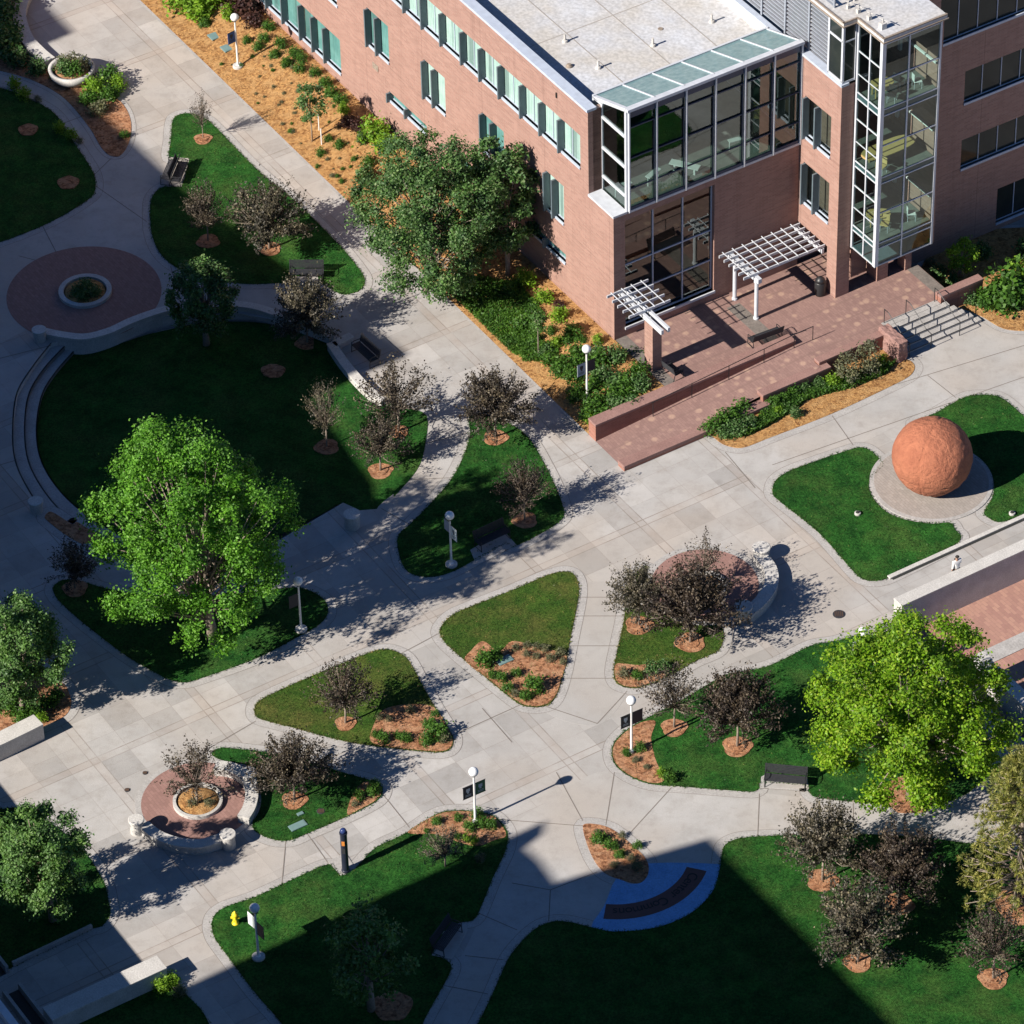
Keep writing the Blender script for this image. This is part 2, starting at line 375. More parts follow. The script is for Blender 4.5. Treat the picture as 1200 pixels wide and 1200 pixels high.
M['shrubp'] = leaf_mat('purple_leaf', [(.035, .018, .018), (.06, .03, .025), (.10, .055, .04)], .15)

# ------------------------------------------------------------------ outline tools (world-space ground outlines)
def smooth(pts, k=5, closed=True):
    out = []; n = len(pts)
    for i in range(n if closed else n-1):
        if closed: p0, p1, p2, p3 = [np.array(pts[(i+j-1) % n]) for j in range(4)]
        else: p0, p1, p2, p3 = [np.array(pts[min(max(i+j-1, 0), n-1)]) for j in range(4)]
        d1 = np.linalg.norm(p2-p1); m1 = (p2-p0)/2; m2 = (p3-p1)/2
        for m_ in (m1, m2):
            l = np.linalg.norm(m_)
            if l > d1: m_ *= d1/l
        for s in range(k):
            t = s/k
            out.append((2*t**3-3*t*t+1)*p1+(t**3-2*t*t+t)*m1+(-2*t**3+3*t*t)*p2+(t**3-t*t)*m2)
    if not closed: out.append(np.array(pts[-1]))
    return out
def ccw(p):
    a = sum(p[i][0]*p[(i+1) % len(p)][1]-p[(i+1) % len(p)][0]*p[i][1] for i in range(len(p)))
    return p if a > 0 else p[::-1]
def offset(p, d):
    n = len(p); out = []
    for i in range(n):
        a, b, c = np.array(p[i-1][:2]), np.array(p[i][:2]), np.array(p[(i+1) % n][:2])
        t = (c-a); l = np.linalg.norm(t)+1e-9; t /= l
        out.append(np.array([b[0]+t[1]*d, b[1]-t[0]*d, 0]))
    return out
def ring(mb, a, b, z, m=0):
    n = len(a); V = [(q[0], q[1], z) for q in a]+[(q[0], q[1], z) for q in b]
    mb.add(V, [(i, i+n, (i+1) % n+n, (i+1) % n) for i in range(n)], m)
kerbs = MB(); joints = MB(); EDGE = {'grass': [], 'grassdry': []}
def island(name, px, mat, z=.03, kerb=.42, k=5, raw=False):
    p = [G(x, y) for x, y in px]
    p = ccw(p if raw else smooth(p, k))
    mb = MB(); mb.prism(p, -.02, z); o = mb.build(name, mat); tag(o, kind='structure')
    if name == 'lawn': EDGE['grassdry' if mat == M['grassdry'] else 'grass'].append(p)
    if kerb:
        o1 = offset(p, kerb); ring(kerbs, p, o1, .008); ring(joints, o1, offset(p, kerb+.02), .010)
    return o
def sheet(name, px, mat, z, k=5, raw=False):
    p = [G(x, y) for x, y in px]; p = ccw(p if raw else smooth(p, k))
    mb = MB(); mb.prism(p, -.02, z); return tag(mb.build(name, mat), kind='structure')
def disc_pts(c, r, n=64, a0=0, a1=2*math.pi): return [np.array([c[0]+r*math.cos(a0+(a1-a0)*i/n), c[1]+r*math.sin(a0+(a1-a0)*i/n), 0]) for i in range(n)]
def jline(pts, z=.012, wd=.022):
    for a, b in zip(pts[:-1], pts[1:]):
        a, b = G(*a), G(*b); t = (b-a); t /= np.linalg.norm(t); s = np.array([-t[1], t[0], 0])*wd
        joints.add([(*(a-s)[:2], z), (*(b-s)[:2], z), (*(b+s)[:2], z), (*(a+s)[:2], z)], [(0, 1, 2, 3)])

# ------------------------------------------------------------------ the ground
L3 = [(92, 407), (67, 435), (50, 462), (43, 500), (47, 537), (65, 570), (95, 600), (150, 635), (220, 655), (290, 645), (340, 621), (380, 601), (402, 590), (422, 600), (447, 596), (475, 568), (492, 545), (499, 517), (500, 487), (478, 478), (448, 470), (425, 452), (405, 430), (388, 404), (336, 385), (300, 378), (240, 378), (200, 386), (170, 393), (140, 403), (115, 409)]
hole = [(60, 402), (38, 430), (20, 460), (15, 500), (18, 540), (36, 578), (62, 612), (110, 640), (170, 662), (220, 668), (290, 655), (342, 624), (380, 602), (402, 589), (422, 598), (447, 596), (475, 568), (492, 545), (499, 517), (500, 487), (478, 474), (450, 470), (432, 457), (412, 432), (392, 401), (338, 379), (300, 368), (240, 365), (190, 372), (160, 382), (130, 392), (100, 398), (75, 398)]
hp = ccw([G(x, y) for x, y in hole]); 
big = [Vector((-260, -160, 0)), Vector((260, -160, 0)), Vector((260, 320, 0)), Vector((-260, 320, 0))]
mall = ccw([W(24.9, -.1), W(60, -.1), W(60, 45), W(24.9, 45)])
hl = [Vector((q[0], q[1], 0)) for q in hp]; ml = [Vector((q[0], q[1], 0)) for q in mall]
mb = MB(); allv = big+hl+ml; tr = tessellate_polygon([big, hl, ml])
mb.add([(v.x, v.y, 0) for v in allv], [t if (allv[t[1]]-allv[t[0]]).cross(allv[t[2]]-allv[t[0]]).z > 0 else (t[0], t[2], t[1]) for t in tr])
tag(mb.build('plaza_paving', M['paving']), kind='structure')

# sunken lawn, a gentle tilted plane, with its concrete sides and curved terraces
lp = ccw(smooth([GS(x, y) for x, y in L3], 3))
mb = MB(); n = len(lp); tr = tessellate_polygon([[Vector((q[0], q[1], 0)) for q in lp]])
mb.add([(q[0], q[1], sunk(q)+.02) for q in lp], [t if (Vector(lp[t[1]][:2])-Vector(lp[t[0]][:2])).cross(Vector(lp[t[2]][:2])-Vector(lp[t[0]][:2])) > 0 else (t[0], t[2], t[1]) for t in tr])
tag(mb.build('sunken_lawn', M['grass']), kind='structure')
C = [[(92, 407), (67, 435), (50, 462), (43, 500), (47, 537), (65, 570), (95, 600), (150, 635)],
     [(77, 405), (52, 432), (34, 462), (29, 500), (33, 540), (51, 575), (80, 607), (135, 643)],
     [(60, 402), (38, 430), (20, 460), (15, 500), (18, 540), (36, 578), (62, 612), (115, 648)]]
mb = MB()
zz = [-.52, -.26, 0.0]
cv = [smooth([G(x, y, z) for x, y in c], 6, False) for c, z in zip(C, (-.6, -.3, 0))]
for i in range(2):
    a, b, z = cv[i], cv[i+1], zz[i]
    for j in range(len(a)-1):
        mb.add([(*a[j][:2], z), (*a[j+1][:2], z), (*b[j+1][:2], z), (*b[j][:2], z)], [(3, 2, 1, 0)])
        mb.add([(*a[j][:2], z), (*a[j+1][:2], z), (*a[j+1][:2], z-.35), (*a[j][:2], z-.35)], [(0, 1, 2, 3), (3, 2, 1, 0)])
        mb.add([(*b[j][:2], z), (*b[j+1][:2], z), (*b[j+1][:2], zz[i+1]), (*b[j][:2], zz[i+1])], [(0, 1, 2, 3)])
ts_ = tag(mb.build('terrace_steps', M['kerb']), kind='structure')
mb = MB()
for i in range(3):
    a = cv[i]; z = [-.52, -.26, 0][min(i, 2)]
    for j in range(len(a)-1):
        p, q = a[j], a[j+1]; t_ = (q-p)/np.linalg.norm(q-p); nn_ = np.array([-t_[1], t_[0], 0])*.03
        mb.add([(*(p-nn_)[:2], z+.006), (*(q-nn_)[:2], z+.006), (*(q+nn_)[:2], z+.006), (*(p+nn_)[:2], z+.006)], [(0, 1, 2, 3), (3, 2, 1, 0)])
mb.build('step_nosing', M['joint'], ts_)
# concrete sides of the sunken part
mb = MB()
for i in range(len(hp)):
    a, b = hp[i], hp[(i+1) % len(hp)]
    mb.add([(*a[:2], 0), (*b[:2], 0), (*b[:2], -1.1), (*a[:2], -1.1)], [(3, 2, 1, 0)])
    if True:
        a2, b2 = a, b
tag(mb.build('lawn_side_wall', M['wallcon']), kind='structure')
mb = MB(); mb.prism(hp, -1.3, -.80); tag(mb.build('planting_soil', M['kerb']), kind='structure')

island('lawn', [(-60, 95), (0, 103), (60, 130), (85, 165), (108, 200), (112, 218), (106, 232), (60, 260), (0, 284), (-60, 300)], M['grass'])
island('lawn', [(203, 140), (212, 134), (228, 134), (246, 143), (300, 198), (350, 240), (400, 290), (425, 322), (427, 333), (419, 342), (400, 345), (374, 332), (330, 332), (290, 333), (250, 328), (215, 318), (190, 300), (178, 275), (176, 245), (178, 232), (186, 222), (197, 218), (213, 218), (218, 190), (199, 186), (200, 165)], M['grass'])
island('lawn', [(62, 690), (74, 680), (96, 682), (125, 690), (170, 698), (240, 700), (310, 692), (350, 689), (372, 697), (383, 708), (383, 722), (370, 735), (350, 746), (300, 772), (230, 797), (215, 800), (200, 797), (185, 790), (150, 770), (100, 732), (70, 705)], M['grass'])
island('mulch_bed', [(53, 608), (60, 600), (85, 615), (90, 612), (100, 618), (120, 630), (95, 637)], M['mulchr'])
island('lawn', [(552, 487), (590, 494), (618, 512), (640, 548), (655, 580), (661, 600), (658, 609), (640, 622), (602, 641), (592, 638), (557, 656), (535, 668), (515, 675), (495, 676), (478, 670), (469, 655), (466, 630), (480, 615), (505, 590), (530, 560), (545, 530), (551, 508)], M['grass'])
island('lawn', [(515, 742), (520, 730), (535, 718), (600, 692), (640, 675), (660, 670), (672, 673), (678, 686), (677, 705), (668, 750), (660, 790), (652, 815), (643, 826), (625, 829), (608, 825), (570, 795), (525, 757)], M['grassdry'])
island('lawn', [(298, 833), (303, 822), (330, 808), (400, 778), (440, 763), (458, 762), (475, 770), (485, 785), (510, 830), (530, 862), (531, 872), (525, 880), (510, 882), (450, 876), (400, 868), (340, 852), (303, 842)], M['grassdry'])
island('lawn', [(248, 884), (258, 877), (280, 878), (312, 882), (350, 890), (400, 905), (435, 915), (447, 922), (448, 930), (440, 940), (407, 957), (360, 977), (340, 985), (320, 984), (300, 975), (296, 965), (303, 935), (301, 910), (290, 897), (265, 893)], M['grass'])
island('lawn', [(733, 690), (745, 672), (758, 664), (757, 690), (770, 712), (800, 728), (835, 722), (847, 738), (847, 752), (840, 764), (815, 775), (780, 795), (750, 806), (735, 806), (722, 800), (719, 785), (725, 755), (732, 720)], M['grassdry'])
island('lawn', [(717, 885), (720, 870), (735, 855), (752, 845), (800, 820), (850, 792), (900, 781), (950, 757), (978, 752), (1010, 745), (1050, 755), (1120, 820), (1160, 870), (1160, 900), (1140, 925), (1115, 938), (1080, 944), (1000, 940), (955, 934), (948, 928), (946, 921), (891, 917), (889, 925), (880, 928), (800, 922), (763, 919), (740, 911), (723, 899)], M['grass'])
island('lawn', [(846, 1000), (850, 990), (865, 983), (900, 980), (1000, 978), (1060, 980), (1130, 988), (1200, 1000), (1320, 1020), (1330, 1320), (500, 1320), (540, 1240), (560, 1200), (575, 1170), (595, 1125), (610, 1105), (630, 1087), (650, 1080), (668, 1081), (693, 1087), (720, 1092), (770, 1087), (810, 1070), (835, 1045), (843, 1020)], M['grass'])
island('lawn', [(248, 1085), (252, 1072), (265, 1063), (300, 1051), (385, 1013), (400, 1026), (416, 1018), (440, 994), (475, 977), (512, 954), (540, 950), (575, 955), (588, 965), (595, 978), (592, 998), (577, 1030), (565, 1060), (555, 1078), (535, 1083), (508, 1118), (521, 1124), (529, 1132), (525, 1145), (495, 1200), (455, 1290), (385, 1290), (330, 1200), (300, 1165), (270, 1125), (252, 1100)], M['grass'])
island('lawn', [(-60, 930), (0, 948), (20, 947), (60, 965), (100, 1000), (122, 1035), (128, 1060), (129, 1072), (120, 1085), (107, 1089), (15, 1133), (-60, 1165)], M['grass'])
island('lawn', [(57, 1192), (175, 1149), (205, 1150), (218, 1165), (240, 1190), (255, 1230), (260, 1300), (60, 1300)], M['grass'], kerb=0)
island('mulch_bed', [(-60, 770), (0, 775), (72, 800), (82, 815), (83, 828), (75, 840), (50, 852), (0, 875), (-60, 900)], M['mulchr'])
island('lawn', [(905, 575), (910, 562), (930, 550), (1000, 526), (1012, 525), (1022, 530), (1034, 545), (1019, 562), (1021, 580), (1037, 599), (1060, 609), (1092, 614), (1113, 613), (1120, 622), (1126, 629), (1120, 638), (1040, 678), (1020, 681), (1005, 675), (960, 625), (908, 583)], M['grass'])
island('lawn', [(1070, 500), (1095, 485), (1130, 466), (1150, 463), (1170, 465), (1185, 475), (1225, 510), (1290, 560), (1290, 600), (1200, 603), (1182, 610), (1170, 612), (1160, 608), (1153, 601), (1164, 580), (1163, 560), (1150, 540), (1110, 528)], M['grass'])
island('mulch_bed', [(683, 968), (697, 966), (717, 972), (740, 990), (757, 1007), (760, 1022), (750, 1035), (730, 1032), (707, 1022), (692, 1000)], M['mulchr'])
island('mulch_bed', [(826, 500), (838, 514), (850, 522), (870, 525), (900, 514), (975, 485), (1050, 450), (1067, 440), (1072, 431), (1068, 424), (1055, 418), (1030, 395), (960, 420), (895, 455), (860, 478)], M['mulch'])
island('mulch_bed', [(1078, 322), (1092, 335), (1110, 352), (1128, 362), (1150, 371), (1175, 385), (1200, 388), (1290, 385), (1290, 280), (1150, 270), (1090, 300)], M['mulch'], kerb=.3)
island('mulch_bed', [(-40, 75), (0, 83), (40, 95), (75, 115), (105, 150), (118, 172), (128, 182), (140, 183), (150, 170), (154, 150), (150, 132), (140, 118), (118, 102), (100, 92), (75, 72), (50, 70), (35, 60), (22, 40), (18, 20), (28, 0), (30, -30), (-40, -30)], M['mulchr'], kerb=.25)
# beds cut into lawns
for px, m in (([(566, 752), (585, 764), (600, 752), (625, 757), (645, 762), (664, 768), (660, 790), (652, 814), (642, 825), (625, 828), (609, 824), (571, 795), (545, 774), (552, 763)], 'mulchr'),
              ([(434, 868), (438, 850), (450, 832), (480, 826), (509, 830), (529, 862), (530, 872), (524, 879), (510, 881), (450, 875)], 'mulchr'),
              ([(407, 955), (412, 935), (425, 918), (440, 918), (447, 924), (446, 932), (438, 940), (420, 950)], 'mulchr'),
              ([(478, 975), (512, 955), (540, 951), (575, 956), (587, 966), (593, 980), (580, 985), (560, 992), (540, 988), (510, 978), (490, 978)], 'mulchr'),
              ([(720, 784), (724, 778), (748, 780), (770, 778), (780, 792), (750, 805), (735, 805), (723, 799)], 'mulchr'),
              ([(718, 885), (721, 871), (736, 856), (752, 847), (768, 846), (763, 865), (768, 890), (778, 915), (763, 918), (740, 910), (724, 898)], 'mulchr')):
    p = ccw(smooth([G(x, y) for x, y in px])); mb = MB(); mb.prism(p, 0, .042); tag(mb.build('mulch_bed', M[m]), kind='structure')
# long bed rising to the brick wall
mb = MB(); us = np.concatenate([np.linspace(-62, 4.9, 90)]); NS = 14
for i, u in enumerate(us):
    for j in range(NS+1):
        s = j/NS; v = -4.8*(1-s) + (0 if u > -43 else -(1-s)*.0)
        if i == 0: pass
        mb.v.append(tuple(W(u, v+ (0.02 if j == NS else 0), 0.8*s*s*(3-2*s)+.03+ (random.random()*.05 if 0 < j < NS else 0))))
for i in range(len(us)-1):
    for j in range(NS): a = i*(NS+1)+j; mb.f.append((a, a+NS+1, a+NS+2, a+1)); mb.mi.append(0)
o = tag(mb.build('mulch_bed', M['mulch'], smooth=True), kind='structure')
for a, b in (((-62), 4.9),):
    p0 = [W(a, -4.8), W(b, -4.8)]; kerbs.add([tuple(W(a, -4.95, .02)), tuple(W(b, -4.95, .02)), tuple(W(b, -4.79, .02)), tuple(W(a, -4.79, .02))], [(0, 1, 2, 3)])
# smooth path sheets without the square joints
sheet('path', [(496, 475), (555, 478), (553, 505), (547, 530), (531, 562), (506, 592), (481, 616), (468, 630), (440, 600), (475, 568), (492, 545), (500, 517)], M['path'], .004)
sheet('path', [(675, 684), (733, 684), (734, 710), (722, 760), (718, 800), (735, 812), (700, 850), (640, 835), (655, 812), (668, 760), (679, 700)], M['path'], .0045)
sheet('path', [(595, 975), (640, 940), (700, 905), (740, 912), (800, 924), (900, 930), (1000, 942), (1115, 940), (1160, 905), (1200, 950), (1200, 1000), (1130, 988), (1000, 978), (865, 983), (845, 1000), (840, 1030), (770, 1090), (650, 1082), (610, 1105), (560, 1200), (500, 1300), (440, 1300), (530, 1140), (560, 1080)], M['path'], .005)
sheet('path', [(823, 498), (850, 524), (902, 514), (980, 485), (1052, 450), (1073, 432), (1065, 420), (1100, 398), (1145, 372), (1200, 392), (1300, 370), (1300, 470), (1200, 500), (1150, 460), (1090, 480), (1000, 524), (930, 548), (905, 572), (880, 560), (850, 530)], M['path'], .0055)
sheet('path', [(0, 286), (60, 262), (108, 232), (114, 215), (88, 165), (62, 128), (0, 100), (0, 83), (40, 95), (75, 115), (105, 150), (120, 176), (140, 184), (152, 168), (190, 200), (178, 230), (176, 275), (200, 310), (250, 330), (330, 334), (400, 346), (392, 395), (335, 378), (240, 362), (190, 366), (100, 395), (40, 385), (0, 400), (-60, 380), (-60, 300)], M['path'], .0052)
# joints across the curving paths
for s in ([(497, 520), (550, 507)], [(480, 562), (530, 560)], [(447, 596), (480, 615)],
          [(679, 700), (733, 700)], [(676, 722), (731, 722)], [(669, 757), (726, 757)], [(659, 795), (720, 795)],
          [(640, 828), (700, 848), (735, 810)], [(720, 905), (710, 967)], [(787, 923), (735, 980)], [(890, 930), (888, 980)], [(1000, 941), (1000, 979)], [(1060, 942), (1060, 980)],
          [(652, 905), (683, 962)], [(580, 960), (683, 968)], [(645, 1043), (643, 1080)], [(645, 1043), (700, 1022)], [(645, 1043), (600, 1035)], [(560, 1070), (606, 1090)], [(545, 1120), (590, 1125)], [(520, 1155), (572, 1165)],
          [(850, 530), (885, 572)], [(975, 487), (1000, 522)], [(1087, 440), (1120, 466)], [(1052, 450), (1200, 405)], [(905, 545), (1200, 442)],
          [(0, 140), (40, 118)], [(60, 150), (100, 135)], [(95, 220), (130, 186)], [(50, 265), (68, 300)], [(112, 218), (172, 260)], [(200, 312), (205, 330)], [(260, 332), (258, 360)], [(330, 334), (332, 372)],
          [(22, 300), (60, 310), (20, 340)], [(0, 420), (60, 405)], [(0, 545), (17, 540)], [(470, 766), (515, 742)], [(530, 862), (610, 826)], [(565, 830), (600, 870)],
          [(300, 845), (240, 880)], [(335, 985), (330, 1040)], [(448, 930), (480, 970)], [(360, 977), (385, 1012)]):
    jline(s)

# circular brick plazas --------------------------------------------------------------
def circle_by_x(xl, xr, y): a, b = G(xl, y), G(xr, y); return (a+b)/2, np.linalg.norm(a-b)/2
def flat_disc(name, c, r, z, mat, n=72):
    mb = MB(); mb.prism(disc_pts(c, r, n), -.01, z); return tag(mb.build(name, mat), kind='structure')
cA, rA = circle_by_x(8, 189, 344)
flat_disc('brick_circle', cA, rA, .014, M['paver2'])
cP, rP = circle_by_x(1019, 1164, 565)
flat_disc('brick_circle', cP, rP, .048, M['kerb']); flat_disc('paver_circle', cP, rP-.22, .052, M['paver4'])
c1, r1 = circle_by_x(158, 306, 940); flat_disc('concrete_circle', c1, r1, .034, M['kerb']); flat_disc('brick_circle', c1, r1-.3, .038, M['paver2'])
c2, r2 = circle_by_x(755, 897, 686); flat_disc('concrete_circle', c2, r2, .034, M['kerb']); flat_disc('brick_circle', c2, r2-.32, .038, M['paver2'])
def ring_planter(c, ro, ri, h, label):
    t = empty('planter', tuple(c)); mb = MB(); n = 48
    prof = [(ri, .0), (ri, h), (ro, h), (ro, .0)]
    V = []; F = []
    for r, z in prof:
        for k in range(n): V.append((r*math.cos(2*math.pi*k/n), r*math.sin(2*math.pi*k/n), z+.02))
    for i in range(3):
        for k in range(n): F.append((i*n+k, i*n+(k+1) % n, (i+1)*n+(k+1) % n, (i+1)*n+k)[::-1])
    mb.add(V, F); mb.build('rim', M['wallcon'], t)
    mb = MB(); mb.lathe([(ri, .03), (ri*.9, h*.55+.04), (.05, h*.7+.06)], n=32); mb.build('soil', M['mulch'], t, True)
    return tag(t, label, 'planter')
ring_planter(G(100, 343), 1.42, 1.15, .18, 'low round concrete planter ring at the centre of the large shaded brick circle')
ring_planter(G(232, 941), 1.17, 1.02, .2, 'small round planter ring under a bronze tree in the lower left brick circle')
ring_planter(G(825, 690), 1.15, .98, .2, 'small round planter ring under trees in the brick circle right of centre')

# lettering band in blue concrete
def circ3(a, b, c):
    ax, ay, bx, by, cx, cy = a[0], a[1], b[0], b[1], c[0], c[1]
    d = 2*(ax*(by-cy)+bx*(cy-ay)+cx*(ay-by))
    ux = ((ax*ax+ay*ay)*(by-cy)+(bx*bx+by*by)*(cy-ay)+(cx*cx+cy*cy)*(ay-by))/d
    uy = ((ax*ax+ay*ay)*(cx-bx)+(bx*bx+by*by)*(ax-cx)+(cx*cx+cy*cy)*(bx-ax))/d
    return np.array([ux, uy, 0]), math.hypot(ax-ux, ay-uy)
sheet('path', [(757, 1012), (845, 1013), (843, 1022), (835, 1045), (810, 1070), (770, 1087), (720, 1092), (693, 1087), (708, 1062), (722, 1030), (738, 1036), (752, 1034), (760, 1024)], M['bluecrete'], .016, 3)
pO = [G(828, 1021), G(790, 1061), G(707, 1077)]; cT, rO = circ3(*pO); rI = rO-.95
ang = lambda p: math.atan2(p[1]-cT[1], p[0]-cT[0])
a0, a1 = ang(pO[2]), ang(pO[0])
if a1 < a0: a1 += 2*math.pi
mb = MB(); n = 40; V = []
for i in range(n+1):
    a = a0+(a1-a0)*i/n
    for r in (rI, rO): V.append((cT[0]+r*math.cos(a), cT[1]+r*math.sin(a), .020))
mb.add(V, [(2*i, 2*i+1, 2*i+3, 2*i+2) for i in range(n)])
band = tag(mb.build('lettered_paving_band', plain('dark_brick_band', (.12, .06, .055), .8)), kind='structure')
txt = 'Center Commons'; LM = MB(); rm = rO-.28
wd_ = {'C': 1.15, 'o': 1.0, 'm': 1.5, 'n': .98, 'e': .98, 't': .62, 'r': .66, 's': .85, ' ': .9}
tot = sum(wd_[c] for c in txt); pos_ = 0.0
for i, ch in enumerate(txt):
    mid = pos_+wd_[ch]/2; pos_ += wd_[ch]
    if ch == ' ': continue
    cu = bpy.data.curves.new('t', 'FONT'); cu.body = ch; cu.size = .66; cu.align_x = 'CENTER'; cu.extrude = 0.004
    to = bpy.data.objects.new('t', cu); COL.objects.link(to); dg = bpy.context.evaluated_depsgraph_get(); me = bpy.data.meshes.new_from_object(to.evaluated_get(dg))
    a = a1-(a1-a0)*(.06+.88*mid/tot)       # read from the far side: the feet of the letters point to the oval bed
    mt = Matrix.Translation((cT[0]+rm*math.cos(a), cT[1]+rm*math.sin(a), .026)) @ Matrix.Rotation(a-math.pi/2, 4, 'Z') @ Matrix.Translation((0, -.42, 0))
    LM.add([mt @ v.co for v in me.vertices], [tuple(p.vertices) for p in me.polygons])
    bpy.data.objects.remove(to)
LM.build('lettering', plain('black_letter', (.012, .01, .01), .6), band)

# manhole covers and small fittings in the ground
for (x, y, r, lb) in ((983, 720, .30, 'dark round manhole cover beside the curved seat wall shadow'), (149, 926, .13, 'small dark drain cover left of the lower left brick circle'), (170, 906, .12, 'faint small drain cover above the lower left brick circle'), (376, 951, .2, 'rusty square-looking valve cover in the lawn right of the lower left brick circle')):
    p = G(x, y); t = empty('manhole_cover', (p[0], p[1], 0.02)); mb = MB(); mb.lathe([(r, -.03), (r, .01), (r*.9, .018)], n=24); mb.build('frame', M['bench'], t)
    mb = MB()
    for k in range(-2, 3): mb.box((k*r*.3-.02, -r*.6, .012), (k*r*.3+.02, r*.6, .03))
    mb.build('grate', plain('rusty_iron', (.10, .06, .04), .7), t); tag(t, lb, 'manhole cover')
for (x, y, w_, d_, lb) in ((349, 968, .42, .25, 'pale green utility box lid flush in the lawn below the bronze tree'), (591, 774, .4, .3, 'blue-grey utility box lid in the mulch of the central triangle'), (253, 42, .4, .4, 'blue-green round lid left of the lamp in the upper mulch bed'), (268, 56, .4, .4, 'blue-green lid nearest the lamp in the upper mulch bed'), (352, 954, .16, .12, 'tiny pale valve lid in the lawn below the bronze tree')):
    p = GB(x, y); mb = MB(); mb.obox(p, EV, w_, d_*.8, p[2]-.02, p[2]+.05); mb.obox(p, EV, w_*.9, d_*.7, p[2]+.05, p[2]+.06)
    tag(mb.build('utility_lid', plain('teal_lid', (.16, .26, .26), .6)), lb, 'utility lid')
for (x, y, lb) in ((1005, 603, 'small white ground light in the lawn left of the boulder sphere'), (1186, 603, 'small white ground light in the lawn right of the boulder sphere')):
    p = G(x, y); t = empty('ground_light', (p[0], p[1], .03)); mb = MB(); mb.lathe([(.16, 0), (.16, .1), (.12, .12)], n=16); mb.build('housing', M['wallcon'], t)
    mb = MB(); mb.lathe([(.1, .12), (.08, .16)], n=16); mb.build('lens', M['dark'], t); tag(t, lb, 'ground light')
kerb_o = tag(kerbs.build('kerb_band', M['kerb']), kind='structure')

# ------------------------------------------------------------------ seat walls, bollard posts, planters
def arc_wall(name, pts, wd, z0, z1, label, cat='wall', mat='wallcon', cap=.0, k=6, cappart=True):
    c = smooth([np.array(p) for p in pts], k, False); L = []; Rr = []
    for i in range(len(c)):
        t = c[min(i+1, len(c)-1)]-c[max(i-1, 0)]; t[2] = 0; t = t/np.linalg.norm(t); s = np.array([-t[1], t[0], 0])*wd/2
        L.append(c[i]+s); Rr.append(c[i]-s)
    def solid(a, b, lo, hi):
        mb = MB(); n = len(a)
        V = [(*q[:2], lo) for q in a]+[(*q[:2], hi) for q in a]+[(*q[:2], lo) for q in b]+[(*q[:2], hi) for q in b]; F = []
        for i in range(n-1):
            F += [(i+1, i, i+n, i+n+1), (2*n+i, 2*n+i+1, 3*n+i+1, 3*n+i), (n+i, 3*n+i, 3*n+i+1, n+i+1)]
        F += [(0, 2*n, 3*n, n), (n-1, 2*n-1, 4*n-1, 3*n-1)]
        mb.add(V, F); return mb
    t = empty(name, tuple(c[len(c)//2][:2])+(z0,)); inv = Vector(t.location)
    def place(mb, nm, m): mb.v = [(v[0]-inv[0], v[1]-inv[1], v[2]-inv[2]) for v in mb.v]; return mb.build(nm, m, t)
    place(solid(L, Rr, z0, z1-.10), 'wall_face', M[mat])
    e = .03; L2 = [l+(l-r)/np.linalg.norm(l-r)*e for l, r in zip(L, Rr)]; R2 = [r-(l-r)/np.linalg.norm(l-r)*e for l, r in zip(L, Rr)]
    place(solid(L2, R2, z1-.10, z1), 'wall_cap', M['capcon'])
    return tag(t, label, cat)
M['capcon'] = mottled('pale_concrete_cap', (.62, .605, .575), (.53, .515, .49), 1.5, .75, 14)
arc_wall('retaining_wall', [G(x, y, .35) for x, y in ((50, 387), (75, 392), (100, 394), (128, 387), (152, 376), (176, 367), (205, 359), (240, 356), (290, 357), (336, 371), (388, 392))], .42, -.9, .35, 'long curving concrete seat wall along the edge of the shaded sunken lawn')
arc_wall('retaining_wall', [G(x, y, .35) for x, y in ((412, 392), (391, 403))], .42, -.6, .35, 'short end wall of the bench corner above the sunken lawn')
arc_wall('retaining_wall', [G(x, y, .35) for x, y in ((388, 401), (401, 421), (418, 442), (436, 460), (450, 468))], .45, -.6, .35, 'pale curving concrete wall beside the shaded bench above the sunken lawn')
arc_wall('seat_wall', [G(x, y, .5) for x, y in ((168, 965), (185, 978), (208, 986), (235, 988), (262, 980))], .5, 0, .5, 'curved concrete seat wall on the near side of the lower left brick circle', 'seat wall')
arc_wall('seat_wall', [G(x, y, .5) for x, y in ((252, 896), (272, 899), (289, 910), (295, 927), (292, 945), (285, 957))], .55, 0, .5, 'curved concrete seat wall on the right side of the lower left brick circle', 'seat wall')
arc_wall('seat_wall', [G(x, y, .55) for x, y in ((889, 648), (902, 664), (904, 683), (893, 702), (875, 718))], .6, 0, .55, 'curved concrete seat wall casting a crescent shadow right of the central brick circle', 'seat wall')
arc_wall('seat_wall', [G(x, y, .45) for x, y in ((40, -25), (26, 0), (23, 20), (32, 45), (48, 62), (58, 70))], .7, 0, .45, 'curved pale concrete seat wall around the paving in the top left corner', 'seat wall')
arc_wall('retaining_wall', [G(x, y, 1.0) for x, y in ((-60, 892), (0, 865), (45, 843))], .8, 0, 1.0, 'pale concrete wall end dappled by tree shade at the left edge', k=2)
def wall_box(name, u0, v0, u1, v1, z0, z1, label, mat='wallcon', capm='capcon', cat='wall', cap=.1):
    t = empty(name, tuple(K), AZ); mb = MB(); mb.box((u0, v0, z0), (u1, v1, z1-cap)); mb.build('wall_face', M[mat], t)
    mb = MB(); mb.box((u0-.02, v0-.02, z1-cap), (u1+.02, v1+.02, z1)); mb.build('wall_cap', M[capm], t, bevel=.015)
    return tag(t, label, cat)
a = UV(G(195, 1134, 1.0)); b = UV(G(55, 1187, 1.0))
wall_box('retaining_wall', a[0]-.9, b[1], a[0], a[1], -.1, 1.0, 'long concrete wall in the lower left corner with one sunlit end', 'wallcon')
